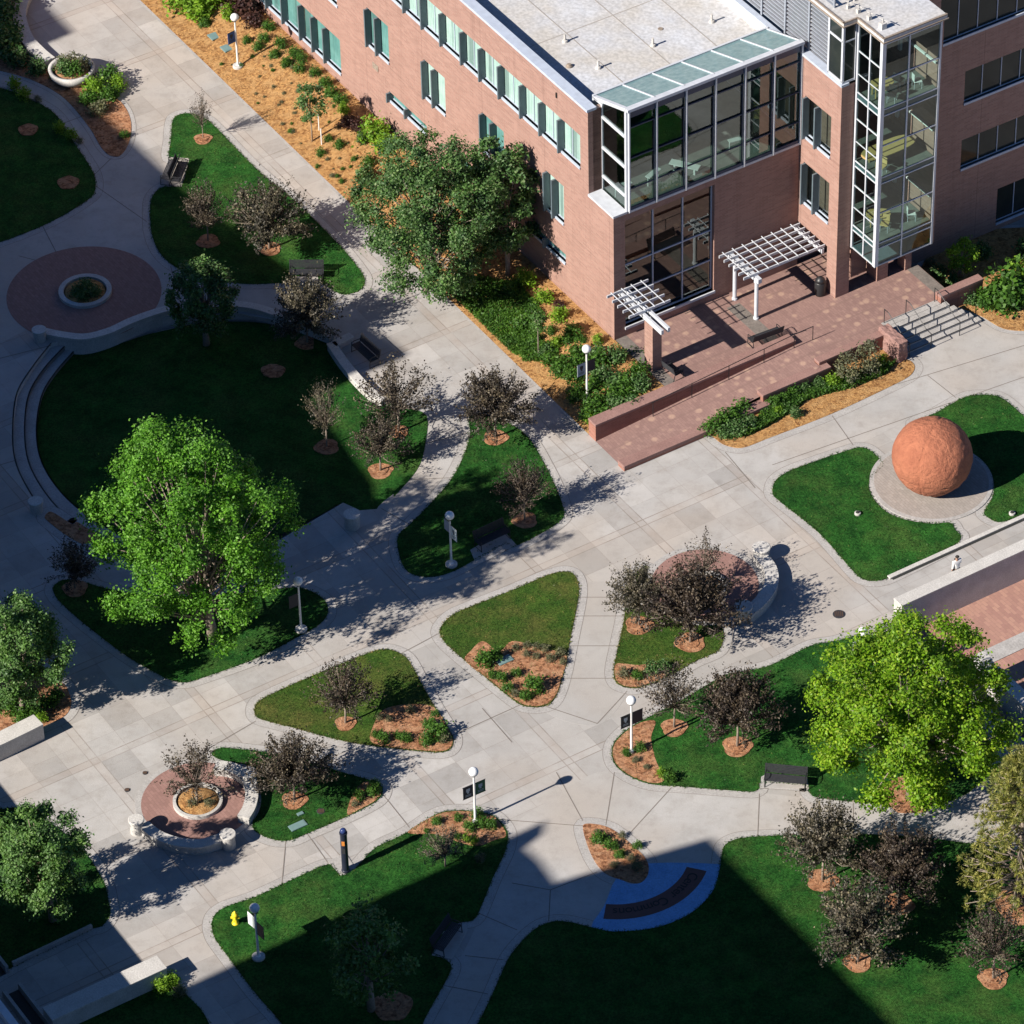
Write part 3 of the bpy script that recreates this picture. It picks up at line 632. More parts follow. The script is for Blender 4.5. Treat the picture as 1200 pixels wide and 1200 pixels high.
wall_box('retaining_wall', 24.62, .06, 25.25, 45, -1.2, 1.0, 'long straight concrete wall between the ramp and the brick mall on the right')
wall_box('kerb_wall', 22.3, 1.4, 22.5, 45, -.1, .12, 'low kerb with a dark slot along the lawn beside the ramp on the right')
mb = MB(); mb.box((22.51, 1.5, .014), (22.62, 45, .018)); o = mb.build('drain_slot', M['dark']); o.location = K; o.rotation_euler = (0, 0, AZ); tag(o, kind='structure')
def post(x, y, r, h, label, z=0):
    p = G(x, y, z); t = empty('concrete_post', tuple(p)); mb = MB(); mb.lathe([(r, 0), (r, h-.12)], n=24); mb.build('shaft', M['wallcon'], t, False)
    mb = MB(); mb.lathe([(r+.05, h-.12), (r+.06, h-.02), (r+.03, h)], n=24); mb.build('cap', M['capcon'], t); return tag(t, label, 'post', 'round concrete posts')
post(161, 975, .32, .85, 'left round post of the near seat wall of the lower left circle')
post(268, 992, .33, .85, 'right round post of the near seat wall of the lower left circle')
post(292, 918, .34, .75, 'dappled round post on the right seat wall of the lower left circle')
post(892, 655, .40, .8, 'round concrete post at the upper end of the crescent seat wall')
post(871, 724, .40, .8, 'round concrete post in tree shade at the lower end of the crescent seat wall')
post(47, 398, .33, .7, 'round concrete post at the left end of the curving wall in deep blue shade')
post(43, 599, .33, .7, 'round concrete post at the foot of the curved terrace steps in shade')
post(413, 617, .38, .85, 'round concrete post on the path edge below the sunken lawn')
# round bowl planter
p = G(85, 92); t = empty('bowl_planter', tuple(p)); mb = MB(); mb.lathe([(.95, 0), (1.25, .35), (1.33, .75), (1.12, .75), (1.08, .6)], n=40); mb.build('bowl', M['capcon'], t, True)
mb = MB(); mb.lathe([(1.1, .6), (.5, .7)], n=30); mb.build('soil', M['mulchr'], t, True); tag(t, 'large round pale concrete bowl planter full of low plants at the top left', 'planter')
# white stepped block by the big maple at right
p = G(1147, 792); mb = MB(); mb.obox(p, EV, .55, .5, 0, .9); mb.obox(p+EV*.1, EV, .4, .35, .9, 1.1); tag(mb.build('concrete_block', M['capcon']), 'white concrete block end of a wall beside the big yellow-green maple', 'block')
a = UV(G(1160, 800)); wall_box('retaining_wall', a[0], a[1]-.2, a[0]+12, a[1]+.5, -1.2, .8, 'shaded concrete wall running down behind the big yellow-green maple')
# sunken brick mall at right
mb = MB(); mb.prism(mall, -1.5, -1.0); tag(mb.build('brick_mall', M['paver3']), kind='structure')
mb = MB(); mb.box((25.3, -.1, -.998), (60, 2.6, -.99)); o = mb.build('red_paving_strip', M['paverplain']); o.location = K; o.rotation_euler = (0, 0, AZ); tag(o, kind='structure')
a = UV(G(1165, 757, -1)); mb = MB(); mb.box((a[0], a[1]-1.2, -.985), (a[0]+.95, 45, -.96)); o = mb.build('concrete_strip', M['kerb']); o.location = K; o.rotation_euler = (0, 0, AZ); tag(o, kind='structure')
mb = MB()
for uu, vv in ((24.9, 60),): mb.box((24.9, -.12, -1.1), (60, -.08, -.001))
o = mb.build('mall_side_wall', M['wallcon']); o.location = K; o.rotation_euler = (0, 0, AZ); tag(o, kind='structure')
# low slot and building corner, bottom left
p0, p1 = G(15, 1132), G(108, 1088); c_ = (p0+p1)/2; mb = MB(); mb.obox(c_, p1-p0, np.linalg.norm(p1-p0)/2, .07, 0, .25); tag(mb.build('kerb_wall', M['kerb']), 'thin low kerb along the shaded lawn in the lower left corner', 'kerb')

# ------------------------------------------------------------------ the brick building
BLD = empty('brick_building', tuple(K), AZ)
tag(BLD, 'three storey pink brick building with glazed corner box and tall glass tower', 'building')
def grid_wall(mb, ax, c, a0, a1, z0, z1, holes, dep=.22):
    """ax 'u': wall face at v=c looking to -v, running along u; ax 'v': face at u=c looking to +u, running along v"""
    A = sorted({a0, a1, *[h[0] for h in holes], *[h[1] for h in holes]}); Z = sorted({z0, z1, *[h[2] for h in holes], *[h[3] for h in holes]})
    pt = (lambda a, z, d=0: (a, c+d, z)) if ax == 'u' else (lambda a, z, d=0: (c-d, a, z))
    for i in range(len(A)-1):
        for j in range(len(Z)-1):
            am, zm = (A[i]+A[i+1])/2, (Z[j]+Z[j+1])/2
            if any(h[0] < am < h[1] and h[2] < zm < h[3] for h in holes): continue
            mb.add([pt(A[i], Z[j]), pt(A[i+1], Z[j]), pt(A[i+1], Z[j+1]), pt(A[i], Z[j+1])], [(0, 1, 2, 3)])
    for h in holes:
        a, b, lo, hi = h
        for q in (((a, lo), (b, lo)), ((b, lo), (b, hi)), ((b, hi), (a, hi)), ((a, hi), (a, lo))):
            mb.add([pt(*q[0]), pt(*q[1]), pt(*q[1], dep), pt(*q[0], dep)], [(0, 1, 2, 3)])
def lbox(mb, ax, c, a0, a1, z0, z1, d0, d1, m=0):      # box on a wall plane; d measured outward
    if ax == 'u': mb.box((a0, c-d1, z0), (a1, c-d0, z1), m)
    else: mb.box((c+d0, a0, z0), (c+d1, a1, z1), m)
def window(ax, c, a0, a1, z0, z1, pane, nv=1, nh=0, parent=None, fin=False, sill=True, dep=.2, frame='cap', fr=.045, name='window'):
    parent = parent or BLD
    f = MB()
    lbox(f, ax, c, a0, a1, z1-fr, z1, -dep, -dep+.06); lbox(f, ax, c, a0, a1, z0, z0+fr, -dep, -dep+.06)
    for i in range(nv+1):
        a = a0+(a1-a0)*i/nv; lbox(f, ax, c, max(a0, a-fr/2), min(a1, a+fr/2), z0+fr, z1-fr, -dep, -dep+.055)
    for i in range(nh):
        z = z0+(z1-z0)*(i+1)/(nh+1); lbox(f, ax, c, a0+fr, a1-fr, z-fr/2, z+fr/2, -dep, -dep+.05)
    o = f.build(name, M[frame], parent)
    g = MB()
    if pane.startswith('glass'): g.add([(a0, c+dep, z0), (a1, c+dep, z0), (a1, c+dep, z1), (a0, c+dep, z1)] if ax == 'u' else [(c-dep, a0, z0), (c-dep, a1, z0), (c-dep, a1, z1), (c-dep, a0, z1)], [(0, 1, 2, 3)])
    else: lbox(g, ax, c, a0, a1, z0, z1, -dep-.03, -dep+.01)
    g.build('pane', M[pane], o)
    if sill:
        s = MB(); lbox(s, ax, c, a0-.02, a1+.02, z0-.14, z0+.0, -dep+.02, .07); s.build('sill', M['cap'] if sill is True else M[sill], o)
    if fin:
        for a in fin: s = MB(); lbox(s, ax, c, a-.05, a+.05, z0-.1, z1-.03, -dep+.07, .26); s.build('sun_fin', M['fin'], o)
    return o
BS = [-60+1.87*i for i in range(31)]
# facade openings
top = []; a = -3.05
edges = [-3.05, -4.95, -6.75, -8.6, -10.7, -12.6, -14.42, -16.5, -18.4, -20.27, -22.1, -24.0, -25.8, -27.7, -29.6, -31.4, -33.3, -35.2, -37.1, -39.0, -40.9, -42.8, -44.7]
holesF = [(-44.7, -3.05, 10.12, 12.1)]
punch = [(-24.5, -22.25), (-18.55, -16.4), (-12.68, -10.5), (-6.42, -4.7)]
for p_ in punch: holesF.append((p_[0], p_[1], 5.5, 7.88))
slots = [(-22.45, -18.5), (-8.3, -4.6), (-15.5, -11.8)]
for p_ in slots: holesF.append((p_[0], p_[1], 2.98, 3.5))
gw = [-27.7, -29.36, -30.67, -32.07, -34.04, -35.9, -37.8, -39.7, -41.6]
holesF.append((-41.6, -27.7, 1.6, 3.85)); holesF.append((-41.6, -27.8, 6.15, 8.1))
mb = MB(); mb2 = MB()
grid_wall(mb, 'u', 0, -62, -2.3, -.5, 14.0, holesF)
mb.box((-2.3, 0, -.5), (-.001, .35, 8.75))
# corner face looking to +u
grid_wall(mb, 'v', 0, .0, 11.6, -.5, 8.75, [(.7, 6.25, 1.4, 8.3)], .35)
mb.box((-2.6, .3, 8.75), (-2.3, .9, 14.0)); mb.add([(-2.3, 0, 8.75), (-2.3, .9, 8.75), (-2.3, .9, 14.0), (-2.3, 0, 14.0)], [(0, 1, 2, 3)])
mb.add([(-62, .45, 13), (-2.3, .45, 13), (-2.3, .45, 14), (-62, .45, 14)], [(3, 2, 1, 0)])
mb.add([(-62, 0, 14.0), (-2.3, 0, 14.0), (-2.3, .45, 14.0), (-62, .45, 14.0)], [(0, 1, 2, 3)])
# pillar block
grid_wall(mb, 'u', 11.6, 0, 3.5, 3.7, 14.35, [(.38, 2.68, 9.5, 12.0), (.38, 2.68, 5.3, 7.8)])
mb.box((2.65, 11.601, -.2), (3.5, 12.45, 3.7)); mb.add([(3.5, 11.6, 3.7), (3.5, 12.45, 3.7), (3.5, 12.45, 14.35), (3.5, 11.6, 14.35)], [(0, 1, 2, 3)])
mb.add([(0, 11.6, 3.7), (3.5, 11.6, 3.7), (3.5, 12.45, 3.7), (0, 12.45, 3.7)], [(3, 2, 1, 0)])
mb.add([(0, 12.2, 3.7), (2.2, 12.2, 3.7), (2.2, 12.2, 14.35), (0, 12.2, 14.35)], [(3, 2, 1, 0)])
# rear wing, face at u = 2.6
RW = 2.6
holesR = [(18.4, 45, 13.75, 17.4), (20.2, 45, 9.4, 11.4), (20.2, 45, 5.15, 7.0), (22.8, 45, .5, 2.75)]
grid_wall(mb, 'v', RW, 16.25, 45, -1.2, 18.3, holesR)
# undercroft walls and pillars under the tower
mb.box((2.62, 14.25, .3), (3.55, 14.95, 3.85)); mb.box((2.9, 16.05, .3), (3.6, 16.45, 3.85)); mb.box((2.3, 13.3, .8), (2.5, 14.3, 3.7))
mb.box((-.6, 11.6, .3), (-.3, 16.4, 3.7)); mb.box((-.3, 16.26, -.9), (2.58, 16.5, 3.9))
mb.build('wall', M['brick'], BLD)
mb = MB(); mb.box((-.3, 12.5, 3.86), (5.68, 16.2, 3.99)); mb.build('soffit', M['fin'], BLD)
# shaded recess wall is the same brick; caps in pale metal
mb = MB(); mb.box((-62, -.08, 14.001), (-2.25, .5, 14.16)); mb.box((0, 11.52, 14.36), (3.58, 12.0, 14.5)); mb.box((-3, 11.62, 14.1), (-.02, 11.95, 14.24)); mb.box((-62, 11.62, 14.1), (-3.0, 11.95, 14.24)); mb.build('parapet_cap', M['cap'], BLD)
mb = MB(); mb.box((-62, .46, 13.2), (-3.0, 11.62, 13.45)); mb.box((-62, 11.62, 13.2), (-3.0, 11.94, 14.099)); rf = mb.build('roof', M['roof'], BLD)
mb = MB()
for u in (-9.5, -17.0, -24.5, -32, -39.5): mb.box((u, .5, 13.452), (u+.05, 11.6, 13.458))
for v in (3.3, 6.2, 9.1): mb.box((-60, v, 13.460), (-3, v+.05, 13.466))
mb.build('membrane_seam', plain('seam', (.36, .33, .30), .9), rf)
for (x, y) in ((663, 45), (698, 79), (765, 53), (833, 23), (690, 74)):
    pass
def onroof(x, y, z):
    d = ray(x, y); t = (z-CAM[2])/d[2]; return UV(CAM+d*t)
for x, y in ((662, 49), (701, 80), (765, 54), (834, 26)):
    u, v = onroof(x, y, 13.45); mb = MB(); mb.lathe([(.16, 0), (.14, .12), (.06, .14), (.06, .48), (.075, .5)], (u, v, 13.45), 12); mb.build('vent_pipe', M['capcon'], rf)
u, v = onroof(667, 78, 13.45); mb = MB(); mb.lathe([(.18, 0), (.18, .05), (.1, .16)], (u, v, 13.45), 14); mb.build('roof_drain', M['bark'], rf)
u, v = onroof(774, 34, 13.45); mb = MB(); mb.lathe([(.14, 0), (.14, .03)], (u, v, 13.45), 14); mb.build('roof_drain', M['bark'], rf)
# windows of the long facade: one part per window, fins beside each pane
for a, b in zip(edges[:-1], edges[1:]):
    window('u', 0, b, a, 10.12, 12.1, 'minty', 2, 0, fin=[b+.12])
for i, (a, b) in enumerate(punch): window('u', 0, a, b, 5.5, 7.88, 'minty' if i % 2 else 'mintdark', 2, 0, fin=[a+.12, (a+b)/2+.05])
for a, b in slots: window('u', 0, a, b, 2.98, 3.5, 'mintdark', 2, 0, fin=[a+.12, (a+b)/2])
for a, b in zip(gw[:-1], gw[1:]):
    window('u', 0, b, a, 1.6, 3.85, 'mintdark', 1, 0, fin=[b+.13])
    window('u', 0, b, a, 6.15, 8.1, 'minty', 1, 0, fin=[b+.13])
mb = MB(); mb.box((-24.1, -.03, 4.12), (-23.5, .0, 4.5)); mb.build('wall_vent', M['bark'], BLD)
for u in (-5.2,): mb = MB(); mb.box((u-.05, -.06, 13.2), (u+.05, 0, 13.5)); mb.build('scupper', M['black'], BLD)
# pillar block windows
for z0, z1 in ((9.5, 12.0), (5.3, 7.8)): window('u', 11.6, .38, 2.68, z0, z1, 'glass', 2, 0, fin=[.5, 1.55])
# rear wing windows
for h in holesR: window('v', RW, h[0], h[1], h[2], h[3], 'darkglass' if h[2] > 3 else 'darkglass', int((h[1]-h[0])/1.22), 0, dep=.18)
# ground glazing below the glass box
cw = MB()
for v in (.72, 2.55, 4.4, 6.2): lbox(cw, 'v', 0, v-.035, v+.035, 1.4, 8.3, -.30, -.20)
for z in (1.4, 3.25, 5.2, 8.22): lbox(cw, 'v', 0, .75, 6.17, z, z+.07, -.30, -.21)
o = cw.build('curtain_wall', M['cap'], BLD); g = MB(); g.add([(-.26, .72, 1.45), (-.26, 6.2, 1.45), (-.26, 6.2, 8.25), (-.26, .72, 8.25)], [(0, 1, 2, 3)]); g.build('pane', M['glass'], o)
g = MB(); lbox(g, 'v', 0, .66, 6.3, 1.25, 1.40, -.2, .08); g.build('sill', M['metal'], o)
# interiors
mb = MB(); mb.box((-9, .4, .6), (-.4, 11.5, .8)); mb.box((-9, .4, 4.4), (-2.6, 11.5, 4.7)); mb.box((-9, .4, 8.5), (-.15, 11.55, 8.8)); mb.build('floor_slab', M['floor'], BLD)
mb = MB(); mb.box((-9.2, .4, .6), (-9, 11.5, 13.1)); mb.box((-9, 11.3, .6), (-.45, 11.5, 8.4)); mb.box((-9, 11.56, 8.9), (-.02, 11.6, 13.1)); mb.box((-9.2, .9, 13.1), (-2.9, 11.6, 13.19)); mb.build('interior_wall', M['inwall'], BLD)
yl = MB(); yl.box((-2.0, 2.7, 7.6), (-1.9, 4.3, 7.66)); yl.box((-2.0, 4.6, 7.6), (-1.9, 6.1, 7.66)); yl.build('ceiling_light', M['yellow'], BLD)  # yellow ceiling lights; their glow is only put into the colour
# glass box
GX = BLD
fr = MB()
for v in (.93, 2.6, 4.41, 6.21, 8.03, 9.85, 11.55): fr.box((.002, v-.035, 8.76), (.14, v+.035, 15.02))
fr.box((-.14, .86, 8.70), (.06, 11.6, 8.84)); fr.box((-.18, .82, 15.03), (.14, 11.66, 15.2))
fr.box((-2.38, .82, 8.78), (-2.26, .94, 14.2)); fr.box((-.16, .80, 8.78), (.0, .92, 15.03))
for z0 in (13.35, 11.45, 9.65): fr.box((-2.26, .78, z0), (-.16, .90, z0+.12))
fr.box((-3.1, .8, 14.1), (-2.2, .95, 14.22))
fr.add([(-3.0, .8, 14.05), (-.1, .8, 15.0), (-.1, .8, 15.2), (-3.0, .8, 14.25), (-3.0, 1.0, 14.05), (-.1, 1.0, 15.0), (-.1, 1.0, 15.2), (-3.0, 1.0, 14.25)], [(0, 1, 2, 3), (7, 6, 5, 4), (3, 2, 6, 7), (0, 4, 5, 1)])
for v in (2.6, 4.41, 6.21, 8.03, 9.85, 11.5): fr.add([(-3.0, v-.03, 14.28), (-.1, v-.03, 15.23), (-.1, v+.03, 15.23), (-3.0, v+.03, 14.28), (-3.0, v-.03, 14.2), (-.1, v-.03, 15.15), (-.1, v+.03, 15.15), (-3.0, v+.03, 14.2)], [(0, 1, 2, 3), (4, 5, 1, 0), (3, 2, 6, 7)])
fr.box((-3.12, .8, 13.4), (-3.0, 11.6, 14.3))
go = fr.build('glass_corner_box', M['metal'], BLD)
dk = MB()
for z in (13.95, 12.05, 10.15):
    for a, b in zip((.98, 2.65, 4.46, 6.26, 8.08, 9.9), (2.55, 4.36, 6.16, 7.98, 9.8, 11.5)): dk.box((-.05, a, z-.03), (.01, b, z+.03))
for v in (2.5, 4.31, 6.11, 7.93, 9.75): dk.box((-.05, v-.02, 8.85), (.03, v+.02, 14.0))
dk.box((-.05, .98, 14.6), (.03, 11.5, 15.0)); dk.box((-.05, .98, 8.85), (.03, 11.5, 9.0))
dk.build('transom', plain('navy_frame', (.03, .05, .10), .4), go)
g = MB(); g.add([(-.08, .95, 8.85), (-.08, 11.55, 8.85), (-.08, 11.55, 15.0), (-.08, .95, 15.0)], [(0, 1, 2, 3)]); g.add([(-2.26, .87, 8.8), (-.16, .87, 8.8), (-.16, .87, 15.0), (-2.26, .87, 14.3)], [(0, 1, 2, 3)]); g.build('pane', M['glass'], go)
g = MB(); g.add([(-3.0, .9, 14.22), (-.1, .9, 15.17), (-.1, 11.55, 15.17), (-3.0, 11.55, 14.22)], [(0, 1, 2, 3)]); g.build('sloped_glass', M['greenglass'], go)
g = MB(); g.box((-2.3, -.06, 8.751), (.08, .80, 8.88)); g.build('ledge', M['metal'], go)
# louvre screen on the roof
lv = MB()
for k in range(18): lv.box((-30, 12.0, 14.4+k*.24), (2.15, 12.12, 14.4+k*.24+.07))
for u in [2.15-2.1*i for i in range(16)]: lv.box((u-.06, 11.93, 14.3), (u+.06, 11.995, 19.8))
lo = lv.build('louvre_screen', plain('louvre_grey', (.28, .31, .36), .45), BLD)
bk = MB(); bk.box((-30, 12.7, 14.3), (2.1, 12.8, 17.6)); bk.build('plant_room_wall', M['brick'], BLD)
# glass tower
tw = MB(); TU, TV0, TV1 = 5.7, 12.45, 16.12
zb = [3.87, 5.02, 5.37, 9.12, 9.5, 13.38, 13.8, 17.95]
def vm(u, v, r=.05, z0=3.87, z1=18.1): tw.box((u-r, v-r, z0), (u+r, v+r, z1))
vm(TU-.08, TV0+.08, .11); vm(3.62, TV0+.03, .06); vm(4.63, TV0+.03, .04); vm(TU-.05, TV1-.04, .06); vm(TU-.03, 14.12, .04)
for u0, u1 in ((3.68, 4.59), (4.67, 5.5)):
    for z in (3.87, 5.02, 5.33, 7.9, 9.12, 9.46, 12.1, 13.36, 13.76, 16.3, 17.9): tw.box((u0, TV0, z), (u1, TV0+.06, z+.06))
    for z in (6.5, 10.7, 14.9): tw.box((u0, TV0, z), (u1, TV0+.05, z+.035))
for v0, v1 in ((12.66, 14.08), (14.16, 16.0)):
    for z in (3.87, 4.98, 5.30, 7.25, 9.12, 9.5, 11.5, 13.38, 13.78, 15.65, 17.8): tw.box((TU-.07, v0, z), (TU, v1, z+.06))
to = tw.build('glass_tower', M['metal'], BLD)
g = MB(); g.add([(3.6, TV0+.03, 3.9), (TU-.1, TV0+.03, 3.9), (TU-.1, TV0+.03, 18), (3.6, TV0+.03, 18)], [(0, 1, 2, 3)]); g.add([(TU-.04, TV0+.1, 3.9), (TU-.04, TV1, 3.9), (TU-.04, TV1, 18), (TU-.04, TV0+.1, 18)], [(0, 1, 2, 3)]); g.build('pane', M['glass2'], to)
g = MB()
for z0, z1 in ((5.04, 5.34), (9.15, 9.47), (13.41, 13.77), (17.9, 18.08)):
    g.box((3.66, TV0+.04, z0), (TU-.1, TV0+.12, z1)); g.box((TU-.12, TV0+.12, z0), (TU-.052, TV1, z1))
g.build('spandrel', M['fin'], to)
g = MB()
for z in (5.05, 9.17, 13.45): g.box((-.5, TV0+.13, z), (TU-.13, TV1-.02, z+.25))
g.build('floor_slab', M['floor'], to)
g = MB(); g.box((-.7, TV0+.05, 3.9), (-.5, 16.2, 18)); g.build('interior_wall', M['inwall'], to)
g = MB(); g.box((-1, 16.13, 3.9), (TU-.02, 16.24, 18.05)); g.build('end_wall', M['brick'], to)
g = MB()
for z in (5.9, 10.1, 14.3): g.box((2.3, 15.95, z), (2.5, 16.1, z+2.6)); g.box((2.5, 15.98, z+.9), (TU-.2, 16.08, z+1.0))
g.build('handrail', M['white'], to)
# small bay and roofs
g = MB()
for u in (2.25, 3.42): g.box((u-.07, 11.6, 14.5), (u+.07, 11.72, 18.05))
g.box((2.2, 11.6, 14.5), (3.5, 11.72, 14.66)); g.box((2.2, 11.6, 17.0), (3.5, 11.70, 17.12)); g.box((2.2, 11.6, 17.95), (3.5, 11.72, 18.1))
g.box((3.42, 11.74, 14.5), (3.5, 12.44, 14.62)); g.box((3.42, 11.74, 17.0), (3.5, 12.44, 17.08)); g.box((3.40, 12.36, 14.5), (3.52, 12.46, 18.05))
bo = g.build('glass_bay', M['metal'], BLD)
g = MB(); g.box((2.3, 11.64, 14.6), (3.4, 11.66, 17.95)); g.box((3.45, 11.74, 14.6), (3.47, 12.4, 18)); g.build('pane', M['darkglass'], bo)
g = MB(); g.prism([(-6, 11.52), (3.6, 11.52), (3.6, 12.36), (5.85, 12.36), (5.85, 16.3), (-6, 16.3)], 18.1, 18.3); tr_ = g.build('tower_roof', M['roof'], BLD)
g = MB(); g.prism([(-6, 11.46), (3.66, 11.46), (3.66, 12.3), (5.91, 12.3), (5.91, 16.36), (-6, 16.36)], 18.06, 18.12); g.box((3.52, 11.5, 18.3), (3.62, 12.4, 18.36)); g.box((5.75, 12.36, 18.3), (5.87, 16.3, 18.36)); g.box((-6, 11.5, 18.3), (3.6, 11.6, 18.36)); g.box((3.6, 12.34, 18.3), (5.8, 12.44, 18.36)); g.build('roof_edge', M['bark'], tr_)
for u, v, s in ((5.0, 12.9, .3), (4.0, 12.8, .2), (3.2, 12.7, .18), (2.6, 12.5, .16), (2.2, 13.2, .2), (1.2, 12.6, .2)):
    g = MB(); g.box((u-s*.5, v-s*.5, 18.3), (u+s*.5, v+s*.5, 18.35+s)); g.tube([(u, v, 18.3+s), (u, v, 18.6+s)], .03, 6); g.tube([(u-s, v, 18.45+s), (u+s, v+.1, 18.5+s)], .02, 6); g.build('roof_fitting', M['capcon'], tr_)
g = MB(); g.box((-40, 16.5, 18.0), (2.58, 45, 18.2)); g.build('rear_roof', M['roof'], BLD)

# furniture behind the tower glass
def table(u, v, z, L, Wd, rz, label):
    t = empty('meeting_table', tuple(W(u, v, z)), AZ+rz); mb = MB(); n = 24
    pts = [(math.copysign(abs(math.cos(a))**.6, math.cos(a))*L/2, math.copysign(abs(math.sin(a))**.8, math.sin(a))*Wd/2) for a in [2*math.pi*i/n for i in range(n)]]
    mb.prism(pts, .70, .75); mb.build('tabletop', M['wood'], t)
    for sx in (-1, 1):
        for sy in (-1, 1): mb = MB(); mb.tube([(sx*L*.3, sy*Wd*.25, 0), (sx*L*.3, sy*Wd*.25, .7)], .035, 6); mb.build('leg', M['wood'], t)
    return tag(t, label, 'table')
table(4.4, 14.0, 9.42, 3.2, 1.15, R(90), 'long pale wood meeting table behind the middle floor glass of the tower')
table(4.3, 13.6, 5.3, 1.3, .8, R(60), 'small pale wood table behind the lower floor glass of the tower')
table(4.4, 13.4, 13.7, 1.3, .8, R(80), 'small pale wood table behind the top floor glass of the tower')
def chair(u, v, z, rz, label, mat='black'):
    t = empty('chair', tuple(W(u, v, z)), AZ+rz); mb = MB(); mb.box((-.22, -.22, .42), (.22, .22, .47)); mb.build('seat', M[mat], t, bevel=.02)
    mb = MB(); mb.box((-.22, .19, .5), (.22, .24, .9)); mb.build('backrest', M[mat], t, bevel=.02)
    for a in (-1, 1):
        for b in (-1, 1): mb = MB(); mb.tube([(a*.2, b*.2, 0), (a*.19, b*.2, .43)], .016, 6); mb.build('leg', M['metal'], t)
    return tag(t, label, 'chair')
chair(5.2, 13.5, 13.7, R(40), 'dark chair in front of the small top floor table in the tower')
chair(4.3, 14.6, 13.7, R(200), 'dark chair behind the small top floor table in the tower')
chair(4.9, 15.3, 13.7, R(160), 'white chair at the far side of the top floor of the tower', 'white')
chair(5.2, 13.0, 9.42, R(20), 'wooden chair at the near end of the long tower table', 'wood')
chair(4.9, 13.6, 5.3, R(40), 'wooden chair in front of the small lower floor table in the tower', 'wood')
chair(4.9, 15.3, 5.3, R(150), 'white chair at the far side of the lower floor of the tower', 'white')
for v, a in ((1.5, 0), (3.4, 20), (8.6, -10)):
    mbx = MB(); t = empty('workbench', tuple(W(-1.3, v, 8.8)), AZ+R(a)); mbx.box((-.25, -.5, .55), (.05, .5, .6)); mbx.build('top', M['white'], t)
    mbx = MB(); mbx.tube([(-.1, -.45, 0), (-.1, -.45, .55)], .03, 6); mbx.tube([(-.1, .45, 0), (-.1, .45, .55)], .03, 6); mbx.build('leg', M['white'], t)
    tag(t, {1.5: 'white bench rail behind the first pane of the glass corner box', 3.4: 'white bench rail behind the second pane of the glass corner box', 8.6: 'white bench rail behind the fourth pane of the glass corner box'}[v], 'bench')
t = empty('side_table', tuple(W(-1.2, 5.2, 8.8)), AZ+R(35)); mbx = MB(); mbx.box((-.8, -.25, .45), (.8, .2, .5)); mbx.build('tabletop', M['white'], t); mbx = MB(); mbx.box((-.6, -.1, 0), (-.5, .1, .45)); mbx.box((.5, -.1, 0), (.6, .1, .45)); mbx.build('leg', M['white'], t)
tag(t, 'white low table behind the third pane of the glass corner box', 'table')

# ------------------------------------------------------------------ brick terrace, ramp, steps
def lplace(mb, name, mat, kind='structure', label=None, cat=None, bevel=0):
    o = mb.build(name, M[mat], None, bevel=bevel); o.location = K; o.rotation_euler = (0, 0, AZ); return tag(o, label, cat, None, kind)
mb = MB(); mb.prism([tuple(W(*q)[:2]) for q in ((-.35, 0), (4.9, 0), (4.9, 7.6), (7.25, 7.6), (7.25, 12.2), (6.95, 12.2), (6.95, 15.95), (6.45, 15.95), (6.45, 16.9), (-.35, 16.9))], -.3, .8)
tag(mb.build('brick_terrace', M['paver']), kind='structure')
mb = MB(); mb.prism([tuple(W(*q)[:2]) for q in ((-.3, .03), (4.88, .03), (4.88, .75), (-.3, .75))], .8, .804); mb.prism([tuple(W(*q)[:2]) for q in ((1.0, 6.4), (4.88, 6.4), (4.88, 7.2), (1.0, 7.2))], .8, .804)
mb.prism([tuple(W(*q)[:2]) for q in ((3.3, 16.2), (6.4, 16.2), (6.4, 16.88), (3.3, 16.88))], .8, .804)
tag(mb.build('grey_paver_band', M['greypaver']), kind='structure')
mb = MB(); mb.prism([tuple(W(*q)[:2]) for q in ((6.55, 12.35), (6.96, 12.35), (6.96, 15.9), (6.55, 15.9))], .8, .805); tag(mb.build('concrete_strip', M['kerb']), kind='structure')
mb = MB(); V = [W(5.55, -4.8, .005), W(7.78, -4.8, .005), W(7.78, 7.6, .80), W(5.55, 7.6, .80), W(5.55, 7.6, -.1), W(7.78, 7.6, -.1)]
mb.add([V[0], V[1], V[2], V[3]], [(0, 1, 2, 3)]); tag(mb.build('brick_ramp', M['paver']), kind='structure')
mb = MB(); mb.prism([tuple(W(*q)[:2]) for q in ((4.89, 7.5), (5.55, 7.5), (5.55, 7.62), (4.89, 7.62))], 0, .799); tag(mb.build('brick_infill', M['paver']), kind='structure')
wall_box('retaining_wall', 4.9, -4.8, 5.55, 7.6, -.2, 1.1, 'long pink sandstone wall running beside the brick ramp', 'brickred', 'sandstone', cap=.14)
wall_box('low_wall', 7.78, -4.9, 8.35, 4.05, -.1, .35, 'low pink sandstone wall on the outer edge of the brick ramp', 'brickred', 'sandstone', cap=.2)
wall_box('low_wall', 7.5, 3.85, 8.02, 8.1, -.1, .78, 'pink sandstone wall above the shrub bed between the ramp and terrace', 'brickred', 'sandstone', cap=.15)
wall_box('low_wall', 7.2, 7.65, 7.62, 12.0, -.1, 1.0, 'pink sandstone wall behind the tall narrow shrubs', 'brickred', 'sandstone', cap=.15)
wall_box('low_wall', 6.45, 15.95, 6.92, 18.7, .0, 1.25, 'pink sandstone wall at the far side of the concrete steps', 'brickred', 'sandstone', cap=.16)
mb = MB(); mb.box((7.18, 11.72, 0), (8.98, 12.32, 1.25)); o = mb.build('stone_block', M['sandstone'], bevel=.03); o.location = K; o.rotation_euler = (0, 0, AZ)
tag(o, 'rough pink stone block at the near side of the concrete steps', 'stone block')
